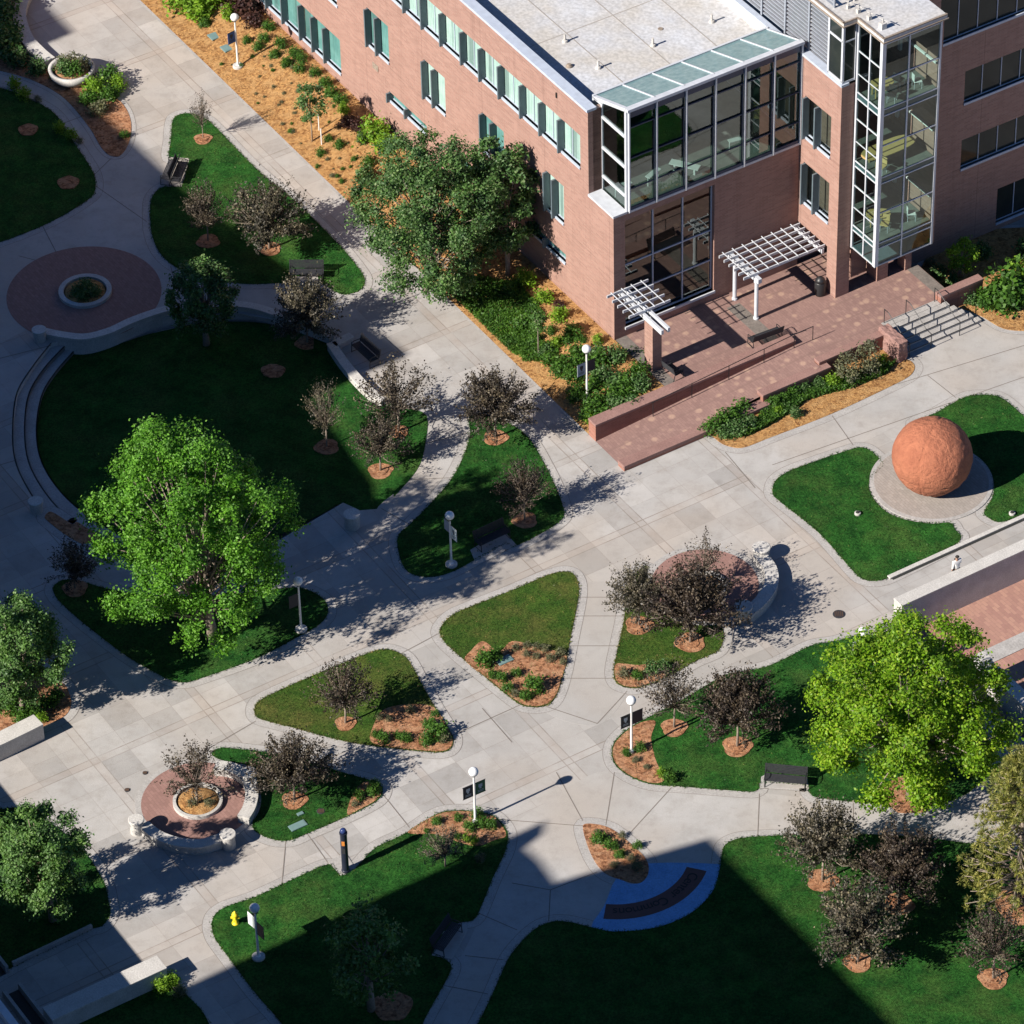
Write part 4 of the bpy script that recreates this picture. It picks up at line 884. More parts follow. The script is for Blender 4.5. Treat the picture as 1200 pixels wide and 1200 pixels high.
sub = o.modifiers.new('s', 'SUBSURF'); sub.subdivision_type = 'SIMPLE'; sub.levels = sub.render_levels = 4
tx = bpy.data.textures.new('rough', 'CLOUDS'); tx.noise_scale = .25; dm = o.modifiers.new('d', 'DISPLACE'); dm.texture = tx; dm.strength = .12; dm.mid_level = .5
mb = MB(); mb.box((-2, 16.95, .001), (-1, 17, .002))
st = MB(); dark = MB()
for k in range(5):
    st.prism([tuple(W(*q)[:2]) for q in ((6.97+.33*k, 12.33), (7.30+.33*k, 12.33), (7.30+.33*k, 15.97+.28*k), (6.97+.33*k, 15.97+.28*k))], -.1, .8-.16*k-.004 if k else .799)
    V = [W(7.302+.33*k, 12.34, .8-.16*k-.06), W(7.302+.33*k, 15.95+.28*k, .8-.16*k-.06), W(7.302+.33*k, 15.95+.28*k, .8-.16*k-.005), W(7.302+.33*k, 12.34, .8-.16*k-.005)]
    dark.add(V, [(0, 1, 2, 3)])
    st.prism([tuple(W(*q)[:2]) for q in ((6.97+.33*k, 15.99+.28*k), (7.30+.33*k, 15.99+.28*k), (7.30+.33*k, 16.25+.28*k), (6.97+.33*k, 16.25+.28*k))], -.1, .83-.16*k)
so_ = tag(st.build('concrete_steps', M['kerb']), kind='structure'); dark.build('step_nosing', M['dark'], so_)
def rail(pts, label, posts):
    t = empty('handrail', tuple(pts[0])); mb = MB(); c = Vector(pts[0]); mb.tube([Vector(p)-c for p in pts], .022, 6); mb.build('rail', M['black'], t)
    for p, z0 in posts: mb = MB(); q = Vector(p)-c; mb.tube([q, (q.x, q.y, z0-c.z)], .022, 6); mb.build('rail_post', M['black'], t)
    return tag(t, label, 'handrail')
for v, lb in ((12.5, 'black handrail on the concrete steps next to the rough stone block'), (13.9, 'black handrail down the middle of the concrete steps'), (15.75, 'black handrail at the far side of the concrete steps')):
    rail([W(6.6, v, 1.7), W(6.95, v, 1.7), W(8.4, v, .95), W(8.9, v, .92)], lb, ((W(6.62, v, 1.7), .8), (W(8.88, v, .92), 0)))
rail([W(5.72, -1.5, 1.15), W(5.72, 7.5, 1.7), W(5.72, 8.6, 1.7)], 'thin black handrail along the ramp side of the sandstone wall', [(W(5.72, v, .3), .2) for v in ()]+[(W(5.72, v, 1.15+.55*(v+1.5)/9), (v+4.8)*.064) for v in (-1.4, 1.0, 3.3, 5.5, 7.4)]+[(W(5.72, 8.58, 1.7), .8)])

# pergolas
def pergola(label, posts, beams, slats_v, cross_u, z, v0, v1, u0, u1, col=None):
    t = empty('pergola', tuple(K), AZ)
    for (u, v) in posts:
        mb = MB(); mb.lathe([(.15, 0), (.15, .1), (.11, .12), (.11, z-.8-.42), (.15, z-.8-.4), (.15, z-.8-.3)], (u, v, .8), 16); mb.build('post', M['metal'], t)
    for (a, b) in beams:
        mb = MB(); mb.box((a[0], a[1], z-.3), (b[0], b[1], z-.02)); mb.build('beam', M['metal'], t, bevel=.01)
    mb = MB()
    for u in cross_u: mb.box((u-.03, v0, z), (u+.03, v1, z+.16))
    mb.build('slat', M['metal'], t)
    mb = MB()
    for v in slats_v: mb.box((u0, v-.02, z+.161), (u1, v+.02, z+.20))
    mb.build('cross_slat', M['metal'], t)
    if col: mb = MB(); mb.box((col[0], col[1], 0), (col[2], col[3], z-.3)); mb.build('brick_column', M['brick'], t)
    return tag(t, label, 'pergola')
pergola('small white pergola on one brick column at the building corner', [], [((0, .22), (4.05, .38)), ((0, .62), (4.05, .78))], [-.3, .35, .95, 1.55], [.25, .75, 1.25, 1.75, 2.3], 4.0, -.6, 1.95, .15, 2.4, (2.55, .19, 3.3, .75))
pergola('larger white pergola on two round posts between the brick wall and pillar', [(.61, 7.17), (2.59, 7.17)], [((.1, 7.05), (2.9, 7.29)), ((.1, 11.3), (2.6, 11.45))], [6.7+.62*i for i in range(8)], [.25, .7, 1.15, 1.6, 2.05, 2.5], 3.6, 6.4, 11.55, .1, 2.6)
# bin
t = empty('litter_bin', tuple(W(2.75, 11.15, .8))); mb = MB(); mb.lathe([(.27, 0), (.3, .1), (.3, .8), (.27, .85)], n=20); mb.build('body', M['black'], t, True)
mb = MB(); mb.lathe([(.29, .85), (.24, 1.0), (.12, 1.12), (.03, 1.15)], n=20); mb.build('lid', M['black'], t, True); tag(t, 'black domed litter bin beside the brick pillar on the terrace', 'litter bin')

# ------------------------------------------------------------------ boulder sphere
def sphere():
    m, n, bs = newmat('terracotta_rock'); tc = N(n, 'ShaderNodeTexCoord').outputs['Object']
    col = mixc(n, noise(n, tc, 1.3, 6, .7), (.44, .165, .09), (.32, .11, .06))
    col = mixc(n, math_(n, 'MULTIPLY', noise(n, tc, 7, 4, .7, .5, .7), .4), col, (.28, .10, .06)); n.links.new(col, bs.inputs['Base Color'])
    bs.inputs['Roughness'].default_value = .85; bump(n, noise(n, tc, 5, 6, .7, .2, .8), .09, bs)
    r = 2.0; c = G(1092.5, 534, r)
    bm = bmesh.new(); bmesh.ops.create_icosphere(bm, subdivisions=6, radius=r)
    from mathutils import noise as mn
    for v in bm.verts:
        d = v.co.normalized(); k = mn.fractal(d*3.2, 1.0, 2.0, 5)*.03 + mn.ridged_multi_fractal(d*5+Vector((3, 1, 2)), 1.0, 2.1, 4, 1.0, 2.0)*.016
        seam = min(abs(d.z+.28+.05*math.sin(d.x*3)), abs(d.x*.9-d.y*.4+.04*math.sin(d.z*4)))
        k -= .05*math.exp(-(seam/.012)**2); v.co = d*(r+k)
    me = bpy.data.meshes.new('boulder_sphere'); bm.to_mesh(me); bm.free(); me.materials.append(m)
    for p in me.polygons: p.use_smooth = True
    o = bpy.data.objects.new('boulder_sphere', me); COL.objects.link(o); o.location = (c[0], c[1], r-.03)
    tag(o, 'huge rough terracotta sphere sculpture standing on a round paved pad', 'sculpture')
sphere()

# ------------------------------------------------------------------ benches
def bench_at(p, axis, front, label, L=1.85, group='black metal benches'):
    a = math.atan2(axis[1], axis[0])
    if np.cross([axis[0], axis[1]], front[:2]) > 0: a += math.pi      # local -y is the front
    t = empty('park_bench', tuple(p), a); h = L/2
    mb = MB()
    for k in range(7): mb.box((-h, -.26+k*.075, .42), (h, -.205+k*.075, .45))
    mb.build('seat', M['bench'], t)
    mb = MB()
    for k in range(6): y, z = .27+k*.022, .49+k*.075; mb.box((-h, y, z), (h, y+.03, z+.058))
    mb.build('backrest', M['bench'], t)
    for s in (-1, 1):
        x = s*(h-.06); mb = MB()
        mb.tube([(x, -.30, 0), (x, -.27, .42), (x, -.27, .62), (x, -.1, .66), (x, .25, .64)], .022, 6); mb.tube([(x, .36, 0), (x, .24, .42), (x, .42, .95)], .022, 6)
        mb.tube([(x, -.30, .03), (x, .36, .03)], .016, 6); mb.tube([(x, -.27, .41), (x, .25, .41)], .018, 6)
        mb.build('leg_frame', M['black'], t)
    return tag(t, label, 'bench', group)
def bench_px(x0, y0, x1, y1, fx, fy, label, z=0, L=1.85, dz=.45):
    a, b = G(x0, y0, z+dz), G(x1, y1, z+dz); c = (a+b)/2; c[2] = z; f = G(x0+fx, y0+fy, z+dz)-a
    return bench_at(c, b-a, f, label, L)
bench_px(194, 209, 203, 188, -10, 2, 'sunlit black bench on a small pad facing the path, back to back with another', .01)
bench_px(205, 211, 214, 190, 10, 2, 'black bench facing the lawn, behind the bench that faces the path', .01)
bench_px(417, 402, 439, 422, -10, 8, 'black bench in blue shade in the corner of the low concrete wall', .01)
bench_px(560, 636, 594, 620, 4, 12, 'black bench on a notched pad shaded by a bronze tree', .01)
bench_px(899, 910, 942, 914, 0, 10, 'long black bench on the path edge left of the big yellow-green maple', .01, 2.0)
bench_px(516, 1108, 532, 1086, 12, 3, 'black bench on a pad in deep shade beside the lower path', .01)
bench_px(347, 318, 371, 318, 2, 10, 'black bench half hidden behind a bronze tree on the lawn edge', .02)
bench_px(880, 398, 913, 386, -2, -10, 'black bench behind the sandstone wall on the brick terrace', .8)
bench_px(783, 428, 795, 437, 10, -6, 'black bench end showing beside the brick pergola column', .8, 1.0)
sheet('bench_pad', [(190, 219), (213, 219), (222, 186), (200, 185)], M['path'], .035, raw=True)
sheet('bench_pad', [(556, 657), (551, 645), (590, 622), (606, 640)], M['path'], .035, raw=True)
sheet('bench_pad', [(891, 924), (892, 911), (897, 908), (946, 912), (948, 924)], M['path'], .035, raw=True)
sheet('bench_pad', [(506, 1120), (520, 1092), (546, 1083), (548, 1090), (530, 1125)], M['path'], .036, raw=True)
sheet('bench_pad', [(345, 325), (345, 333), (374, 334), (372, 322)], M['path'], .035, raw=True)
sheet('bench_pad', [(384, 1010), (400, 1027), (417, 1018), (405, 1000)], M['kerb'], .036, raw=True)

# ------------------------------------------------------------------ lamps
def lamp(x, y, label, banners=(), base=None, h=3.15, footing=True, pxdir=None):
    p = GB(x, y) if base is None else base
    t = empty('street_lamp', tuple(p)); mb = MB()
    mb.lathe([(.13, 0), (.12, .12), (.062, .16), (.055, h*.6), (.045, h-.22)], n=14); mb.build('pole', M['white'], t, False)
    if footing: mb = MB(); mb.lathe([(.30, -.08), (.30, .09), (.27, .12)], n=24); mb.build('footing', M['capcon'], t)
    mb = MB(); mb.lathe([(.05, h-.26), (.10, h-.2), (.11, h-.14), (.05, h-.12)], n=14); mb.build('collar', M['black'], t)
    mb = MB(); mb.lathe([(.235*math.sin(math.pi*i/14)+.001, h+.06-.235*math.cos(math.pi*i/14)) for i in range(15)], n=22)
    mb.build('globe', M['globe'], t, True)
    for (dx, dy, mat, em, zt, bw, bh) in banners:
        q = G(x+dx, y+dy, 0)-G(x, y, 0); d = q/np.linalg.norm(q); s = np.array([-d[1], d[0], 0])*.012
        mb = MB(); A, B = .07, .07+bw
        for z in (zt, zt-bh): mb.tube([tuple(d*.03+np.array([0, 0, z])), tuple(d*(B+.03)+np.array([0, 0, z]))], .014, 6)
        mb.build('banner_arm', M['black'], t)
        mb = MB(); V = []
        for z in (zt-bh+.015, zt-.015):
            for e in (A, B):
                for sg in (-1, 1): V.append(d*e+s*sg+np.array([0, 0, z]))
        mb.add(V, [(0, 2, 6, 4), (1, 5, 7, 3), (0, 4, 5, 1), (2, 3, 7, 6), (4, 6, 7, 5), (0, 1, 3, 2)]); bo_ = mb.build('banner', M[mat], t)
        if em:
            mb = MB()
            def quad(e0, e1, z0, z1):
                for sg in (-1.35, 1.35): mb.add([tuple(d*e0+s*sg+np.array([0, 0, z0])), tuple(d*e1+s*sg+np.array([0, 0, z0])), tuple(d*e1+s*sg+np.array([0, 0, z1])), tuple(d*e0+s*sg+np.array([0, 0, z1]))], [(0, 1, 2, 3)])
            quad(A+bw*.3, A+bw*.7, zt-bh*.45, zt-bh*.2); quad(A+bw*.4, A+bw*.6, zt-bh*.6, zt-bh*.45)
            for k in range(2): quad(A+bw*.2, A+bw*.8, zt-bh*(.74+.1*k), zt-bh*(.70+.1*k))
            mb.build('emblem', M[em], bo_)
    return tag(t, label, 'street lamp', 'white globe street lamps')
M['globe'] = plain('white_globe', (.80, .82, .84), .25)
M['b_black'] = plain('black_cloth', (.025, .027, .035), .7); M['b_green'] = plain('green_cloth', (.02, .12, .05), .7)
M['b_blue'] = plain('blue_cloth', (.03, .10, .30), .7); M['b_white'] = plain('white_cloth', (.75, .82, .80), .7); M['b_grey'] = plain('grey_cloth', (.42, .45, .52), .7)
M['b_plum'] = plain('plum_cloth', (.07, .04, .05), .7); M['b_lt'] = plain('pale_print', (.45, .5, .55), .7)
lamp(279, 78, 'white globe lamp with a blue banner in the upper mulch bed', [(-14, 7, 'b_blue', 'b_black', 2.5, .5, .75)], h=3.3)
lamp(688, 467, 'white globe lamp rising from shrubs near the sandstone ramp wall, pale banner', [(-14, 6, 'b_grey', 'b_plum', 2.45, .5, .8), (16, -6, 'b_plum', None, 2.45, .42, .7)], h=3.2, footing=False)
lamp(529, 662, 'white globe lamp with a bright white banner in the shaded lawn beside the bench', [(10, 9, 'b_white', 'fin', 2.65, .48, .8), (-8, -7, 'b_grey', None, 2.75, .4, .7)])
lamp(353, 738, 'slim lamp whose globe is hidden in the crown of the big green tree', [(-14, 6, 'b_black', None, 2.4, .5, .75)], h=3.1)
lamp(740, 881, 'white globe lamp with dark banners in front of two bronze trees', [(-14, 6, 'b_black', 'b_lt', 2.5, .5, .75), (14, -6, 'b_plum', None, 2.5, .55, .75)], footing=False, h=3.25)
lamp(557, 963, 'white globe lamp with black and green banners at the rounded bed tip', [(-14, 6, 'b_black', 'b_lt', 2.45, .52, .75), (14, -6, 'b_green', 'b_lt', 2.45, .52, .75)], footing=False)
lamp(303, 1122, 'white globe lamp by the yellow hydrant with white and plum banners', [(-8, -7, 'b_white', None, 2.55, .5, .8), (10, 9, 'b_plum', None, 2.35, .5, .8)], h=3.1)
_g = G(1011, 741, 3.2); _b = np.array([_g[0], _g[1], .03]); _p = P(_b)
lamp(_p[0], _p[1], 'white globe lamp with a white banner rising behind the big yellow-green maple', [(-10, 4, 'b_white', None, 2.8, .45, .8), (8, 7, 'b_white', None, 2.8, .4, .8)], base=_b)

# ------------------------------------------------------------------ blue-light phone pillar, hydrant, bollard, person
p = G(405, 1020, .03); t = empty('emergency_phone', tuple(p)); M['navy'] = plain('navy_paint', (.02, .024, .045), .35)
mb = MB(); mb.lathe([(.20, 0), (.19, .08), (.165, .1), (.165, 2.35), (.19, 2.37), (.19, 2.45)], n=22); mb.build('pillar', M['navy'], t)
mb = MB(); mb.lathe([(.15, 2.45), (.15, 2.58), (.10, 2.66), (.02, 2.68)], n=18); mb.build('beacon', plain('blue_glass', (.03, .05, .16), .15), t, True)
mb = MB(); mb.obox((-.03, -.165), (1, -.15), .07, .02, 1.75, 2.0); mb.build('speaker_plate', plain('orange_plate', (.65, .24, .05), .5), t)
mb = MB(); mb.obox((-.03, -.168), (1, -.15), .08, .02, 1.25, 1.55); mb.build('call_plate', M['bench'], t)
tag(t, 'dark navy emergency call pillar with a blue beacon on a small concrete pad', 'call pillar')
p = G(276, 1082, .03); t = empty('fire_hydrant', tuple(p)); mb = MB(); mb.lathe([(.17, 0), (.17, .05), (.115, .07), (.115, .48), (.15, .5), (.15, .55), (.12, .64), (.05, .70), (.04, .76), (0.001, .77)], n=18); mb.build('barrel', M['yellow'], t, True)
for d in (-1, 1): mb = MB(); mb.tube([(0, 0, .38), (d*.2, 0, .38)], .06, 10); mb.build('outlet', M['yellow'], t)
mb = MB(); mb.tube([(0, 0, .36), (.0, -.22, .36)], .075, 10); mb.build('outlet', M['yellow'], t); tag(t, 'bright yellow fire hydrant on the lawn beside the lamp', 'fire hydrant')

def skin(name, joints_, edges_, mat, parent=None, lv=2):
    me = bpy.data.meshes.new(name); me.from_pydata([j[:3] for j in joints_], edges_, []); o = bpy.data.objects.new(name, me); COL.objects.link(o)
    sk = o.modifiers.new('s', 'SKIN'); ss = o.modifiers.new('ss', 'SUBSURF'); ss.levels = ss.render_levels = lv
    for i, j in enumerate(joints_): v = me.skin_vertices[0].data[i]; v.radius = (j[3], j[3] if len(j) < 5 else j[4]); v.use_root = (i == 0)
    dg = bpy.context.evaluated_depsgraph_get(); m2 = bpy.data.meshes.new_from_object(o.evaluated_get(dg)); bpy.data.objects.remove(o)
    m2.materials.clear(); m2.materials.append(M[mat])
    for pl in m2.polygons: pl.use_smooth = True
    o = bpy.data.objects.new(name, m2); COL.objects.link(o); o.parent = parent; return o
M['skin'] = plain('skin', (.42, .25, .18), .6); M['trouser'] = plain('dark_trousers', (.02, .022, .03), .8); M['hair'] = plain('dark_hair', (.015, .012, .01), .7)
_h = G(1121.5, 653, 1.65); t = empty('person', (_h[0], _h[1], 0.0), AZ+R(90)); PX = t     # walks along the ramp, away up the slope
skin('body', [(0, 0, .95, .12, .09), (0, 0, 1.2, .12, .09), (0, 0, 1.40, .12, .075), (0, 0, 1.52, .05), (0, .02, 1.6, .08), (0, .02, 1.72, .075),
     (.19, 0, 1.40, .05), (.25, .04, 1.15, .04), (.22, .22, 1.05, .032), (.20, .30, 1.10, .03), (-.19, 0, 1.40, .05), (-.25, -.05, 1.15, .04), (-.24, .02, .92, .032), (-.24, .04, .84, .028),
     (.09, 0, .88, .09), (.10, .16, .5, .06), (.10, .10, .10, .045), (.10, .22, .04, .04), (-.09, 0, .88, .09), (-.10, -.05, .5, .06), (-.10, -.26, .14, .045), (-.10, -.18, .05, .04)],
     [(0, 1), (1, 2), (2, 3), (3, 4), (4, 5), (2, 6), (6, 7), (7, 8), (8, 9), (2, 10), (10, 11), (11, 12), (12, 13), (0, 14), (14, 15), (15, 16), (16, 17), (0, 18), (18, 19), (19, 20), (20, 21)], 'skin', t)
skin('shirt', [(0, 0, .88, .19, .15), (0, 0, 1.2, .19, .15), (0, 0, 1.50, .20, .13), (.20, 0, 1.43, .08), (.26, .04, 1.16, .055), (.235, .14, 1.1, .048), (-.20, 0, 1.43, .08), (-.26, -.05, 1.16, .055), (-.25, 0, 1.0, .048)],
     [(0, 1), (1, 2), (2, 3), (3, 4), (4, 5), (2, 6), (6, 7), (7, 8)], 'white', t)
skin('trousers', [(0, 0, .93, .16, .12), (.095, .01, .85, .105), (.10, .16, .5, .08), (.10, .105, .14, .06), (-.095, 0, .85, .105), (-.10, -.05, .5, .08), (-.10, -.25, .18, .06)],
     [(0, 1), (1, 2), (2, 3), (0, 4), (4, 5), (5, 6)], 'trouser', t)
skin('hair', [(0, .0, 1.78, .12), (0, -.04, 1.62, .12)], [(0, 1)], 'hair', t)
tag(t, 'person in a white shirt walking up the ramp behind the concrete wall', 'person')
mb = MB(); mb.box((-.06, .0, 0), (.06, .16, .2)); o = mb.build('shoulder_bag', M['black'], bevel=.02); q = W(0, 0)*0
_q = _h+EV*.20-EU*.33; o.location = (_q[0], _q[1], .93); tag(o, 'small dark bag held by the person in a white shirt', 'bag')

# ------------------------------------------------------------------ foliage
rng = np.random.default_rng(7)
def leaf_mesh(name, pos, nrm, size, mat, fold=.25, asp=.62):
    n = len(pos); nrm = nrm/np.linalg.norm(nrm, axis=1, keepdims=True)
    r = rng.normal(size=(n, 3)); t = np.cross(nrm, r); t /= np.linalg.norm(t, axis=1, keepdims=True); b = np.cross(nrm, t)
    s = (size*rng.uniform(.65, 1.35, n))[:, None]
    V = np.stack([pos-t*s, pos+b*s*asp+nrm*s*fold*rng.uniform(-1, 1, (n, 1)), pos+t*s, pos-b*s*asp+nrm*s*fold*rng.uniform(-1, 1, (n, 1))], 1).reshape(-1, 3)
    me = bpy.data.meshes.new(name); me.vertices.add(4*n); me.vertices.foreach_set('co', V.ravel())
    me.loops.add(4*n); me.loops.foreach_set('vertex_index', np.arange(4*n)); me.polygons.add(n)
    me.polygons.foreach_set('loop_start', np.arange(0, 4*n, 4)); me.polygons.foreach_set('loop_total', np.full(n, 4)); me.update(calc_edges=True)
    me.materials.append(M[mat]); return me
def wood(name, segs, mat):
    mb = MB()
    for pts, rs, n in segs: mb.tube(pts, rs, n)
    me = bpy.data.meshes.new(name); me.from_pydata(mb.v, [], mb.f); me.materials.append(M[mat]); me.update()
    for pl in me.polygons: pl.use_smooth = True
    return me
def sph(n):
    v = rng.normal(size=(n, 3)); return v/np.linalg.norm(v, axis=1, keepdims=True)
def make_tree(label, base, H, Rr, mat, cb=.2, nb=46, nt=16, nl=34, ls=.13, br=.27, barkm='bark', trunk=.16, rot=0, lean=(0, 0), name='broadleaf_tree', top=.25, irr=.22, elong=1.0):
    """a crown of many leafy boughs: each bough is a ragged tuft cluster lit from above, with gaps between"""
    zc = H*(cb+1)/2; hz = H*(1-cb)/2
    i = np.arange(nb)+.5; ph = np.arccos(1-2*i/nb*.93); th = math.pi*(1+5**.5)*i+rng.uniform(-.35, .35, nb)
    d = np.stack([np.cos(th)*np.sin(ph), np.sin(th)*np.sin(ph), np.cos(ph)], 1)
    rad = (1-br*.75)*(1+rng.uniform(-irr, irr*.8, nb)); inner = rng.random(nb) < .18; rad[inner] *= .55
    bc = d*np.array([Rr, Rr, hz])*rad[:, None]; bc[:, :2] *= (1-top*np.clip(bc[:, 2:]/hz, 0, 1)**1.5)
    bsz = br*Rr*rng.uniform(.65, 1.3, nb)
    tips = []; td = []
    for k in range(nb):
        q = sph(nt); q[:, 2] = q[:, 2]*.8+.12; q = q+d[k]*.55; q /= np.linalg.norm(q, axis=1, keepdims=True)
        tips.append(bc[k]+q*bsz[k]*rng.uniform(.45, 1.15, (nt, 1))*np.array([1, 1, .85*elong])); td.append(q)
    tips = np.concatenate(tips)+np.array([lean[0], lean[1], zc]); td = np.concatenate(td); m = len(tips)
    sg = np.repeat(rng.uniform(.06, .16, (m, 1)), nl, 0)*Rr**.35
    pos = np.repeat(tips, nl, 0)+rng.normal(size=(m*nl, 3))*sg
    nr = sph(m*nl)*.8+np.repeat(td, nl, 0)*.7+np.array([0, 0, .45])
    t = empty(name, tuple(base), rot)
    me = leaf_mesh('crown', pos, nr, ls, mat); o = bpy.data.objects.new('crown', me); COL.objects.link(o); o.parent = t
    segs = [([(0, 0, -.1), (lean[0]*.1, lean[1]*.1, H*cb*.8), (lean[0]*.5, lean[1]*.5, zc*.9), (lean[0], lean[1], zc+hz*.5)], [trunk*1.3, trunk, trunk*.6, trunk*.12], 9)]
    for k in range(nb):
        q = bc[k]+np.array([lean[0], lean[1], zc]); s0 = np.array([lean[0]*.4, lean[1]*.4, H*cb*.8+(zc-H*cb*.8)*rng.uniform(0, .9)])
        segs.append(([tuple(s0), tuple(s0*.5+q*.5+np.array([0, 0, -.1])), tuple(q)], [trunk*.3, trunk*.17, .015], 5))
    o = bpy.data.objects.new('trunk', wood('trunk', segs, barkm)); COL.objects.link(o); o.parent = t
    return tag(t, label, 'tree')
def px_tree(label, bx, by, ty, halfpx, mat, cx=None, z=None, **k):
    b = GB(bx, by) if z is None else G(bx, by, z); H = hof(bx, by, ty, b[2]); Rm = halfpx/ (FOC/np.linalg.norm(b-CAM))
    if cx is not None: k['lean'] = (float((cx-bx)/(FOC/np.linalg.norm(b-CAM))), 0)
    return make_tree(label, b, H, Rm, mat, **k)
px_tree('largest bright green tree, standing on the lawn in the left half', 250, 752, 512, 104, 'maple', cx=232, cb=.13, nb=105, nt=20, nl=36, ls=.074, br=.15, elong=1.7, irr=.32, top=.38, trunk=.24)
px_tree('big deep green tree with a wide crown against the brick facade', 500, 338, 172, 84, 'deep', cx=512, z=.5, cb=.08, nb=100, nt=18, nl=34, ls=.074, br=.17, irr=.26, trunk=.2)
px_tree('deep green crown by the brick wall standing in for the shadow of the big tree', 596, 322, 160, 38, 'deep', cx=590, z=.7, cb=.1, nb=28, nt=14, nl=34, ls=.10, br=.3, trunk=.14)  # added crown where the wall carries only the big tree's cast shadow
px_tree('big yellow-green maple over a red mulch ring at the right', 1068, 935, 758, 104, 'maple2', cx=1064, cb=.17, nb=112, nt=20, nl=36, ls=.076, br=.15, elong=1.3, irr=.3, top=.15, trunk=.22)
px_tree('mid green tree at the left edge above the dappled wall', 28, 835, 708, 52, 'ash', cb=.2, nb=62, nt=18, nl=30, ls=.066, br=.19, irr=.3)
px_tree('mid green tree in the lower left corner half over the shaded lawn', 62, 1078, 952, 50, 'ash', cx=54, cb=.12, nb=62, nt=18, nl=30, ls=.066, br=.19, irr=.33)
px_tree('round dark green tree in shade behind the curving wall', 242, 404, 310, 40, 'deep', z=-.45, cb=.2, nb=44, nt=12, nl=24, ls=.075, br=.22, irr=.08)
px_tree('dim green tree in the deep shade of the bottom lawn', 435, 1183, 1070, 46, 'ash', cb=.2, nb=30, nt=12, nl=20, ls=.09)
px_tree('slender young tree tied to white stakes in the upper mulch bed', 366, 166, 94, 17, 'deep', cb=.3, nb=12, nt=8, nl=18, ls=.07, br=.4, trunk=.035)
px_tree('slender young tree in green ground cover near the lower facade', 631, 417, 366, 11, 'ash', cb=.45, nb=8, nt=6, nl=14, ls=.06, br=.4, trunk=.03)
px_tree('round bright green small tree against the shaded rear wing', 1126, 322, 278, 17, 'shrubb', z=.1, cb=.1, nb=16, nt=8, nl=22, ls=.06, br=.35)
for (x, y) in ((366, 165), (374, 153), (377, 170)):
    p = GB(x, y); mb = MB(); mb.tube([(0, 0, 0), (0, 0, 1.1)], .035, 6); o = mb.build('tree_stake', M['white']); o.location = tuple(p)
    tag(o, {366: 'white stake at the foot of the slender young tree', 374: 'white stake uphill of the slender young tree', 377: 'white stake to the right of the slender young tree'}[x], 'stake')

# pine: tiers of needle tufts
def pine(label, base, H, Rr):
    t = empty('pine_tree', tuple(base)); tips = []; dirs = []; segs = [([(0, 0, 0), (0, 0, H)], [.2, .03], 8)]
    for i in range(190):
        z = H*rng.uniform(.08, .98)**.9; a = rng.uniform(0, 2*math.pi); r = Rr*(1-z/H)**.45*rng.uniform(.75, 1.1)
        e = np.array([math.cos(a)*r, math.sin(a)*r, z+.25]); s = np.array([0, 0, z-.2]); segs.append(([tuple(s), tuple((s+e)/2-np.array([0, 0, .1])), tuple(e)], [.05, .035, .015], 5))
        for f in (.45, .62, .78, .92, 1.0): tips.append(s+(e-s)*f+rng.normal(size=3)*.16); dirs.append((e-s)/np.linalg.norm(e-s))
    tips, dirs = np.array(tips), np.array(dirs); nl = 34; m = len(tips)
    dd = sph(m*nl)+np.repeat(dirs, nl, 0)*.4+np.array([0, 0, .3]); dd /= np.linalg.norm(dd, axis=1, keepdims=True)
    pos = np.repeat(tips, nl, 0)+dd*.13; nr = np.cross(dd, sph(m*nl))
    n = len(pos); b = np.cross(nr/np.linalg.norm(nr, axis=1, keepdims=True), dd); V = np.stack([pos-dd*.12, pos+b*.018, pos+dd*.12, pos-b*.018], 1).reshape(-1, 3)
    me = bpy.data.meshes.new('crown'); me.vertices.add(4*n); me.vertices.foreach_set('co', V.ravel()); me.loops.add(4*n); me.loops.foreach_set('vertex_index', np.arange(4*n)); me.polygons.add(n)
    me.polygons.foreach_set('loop_start', np.arange(0, 4*n, 4)); me.polygons.foreach_set('loop_total', np.full(n, 4)); me.update(calc_edges=True); me.materials.append(M['pine'])
    o = bpy.data.objects.new('crown', me); COL.objects.link(o); o.parent = t
    o = bpy.data.objects.new('trunk', wood('trunk', segs, 'bark')); COL.objects.link(o); o.parent = t
    tag(t, label, 'tree')
b_ = G(1192, 1062, .03); pine('yellowish green pine with open branches at the right edge', b_, hof(1192, 1062, 885, .03), 2.7)

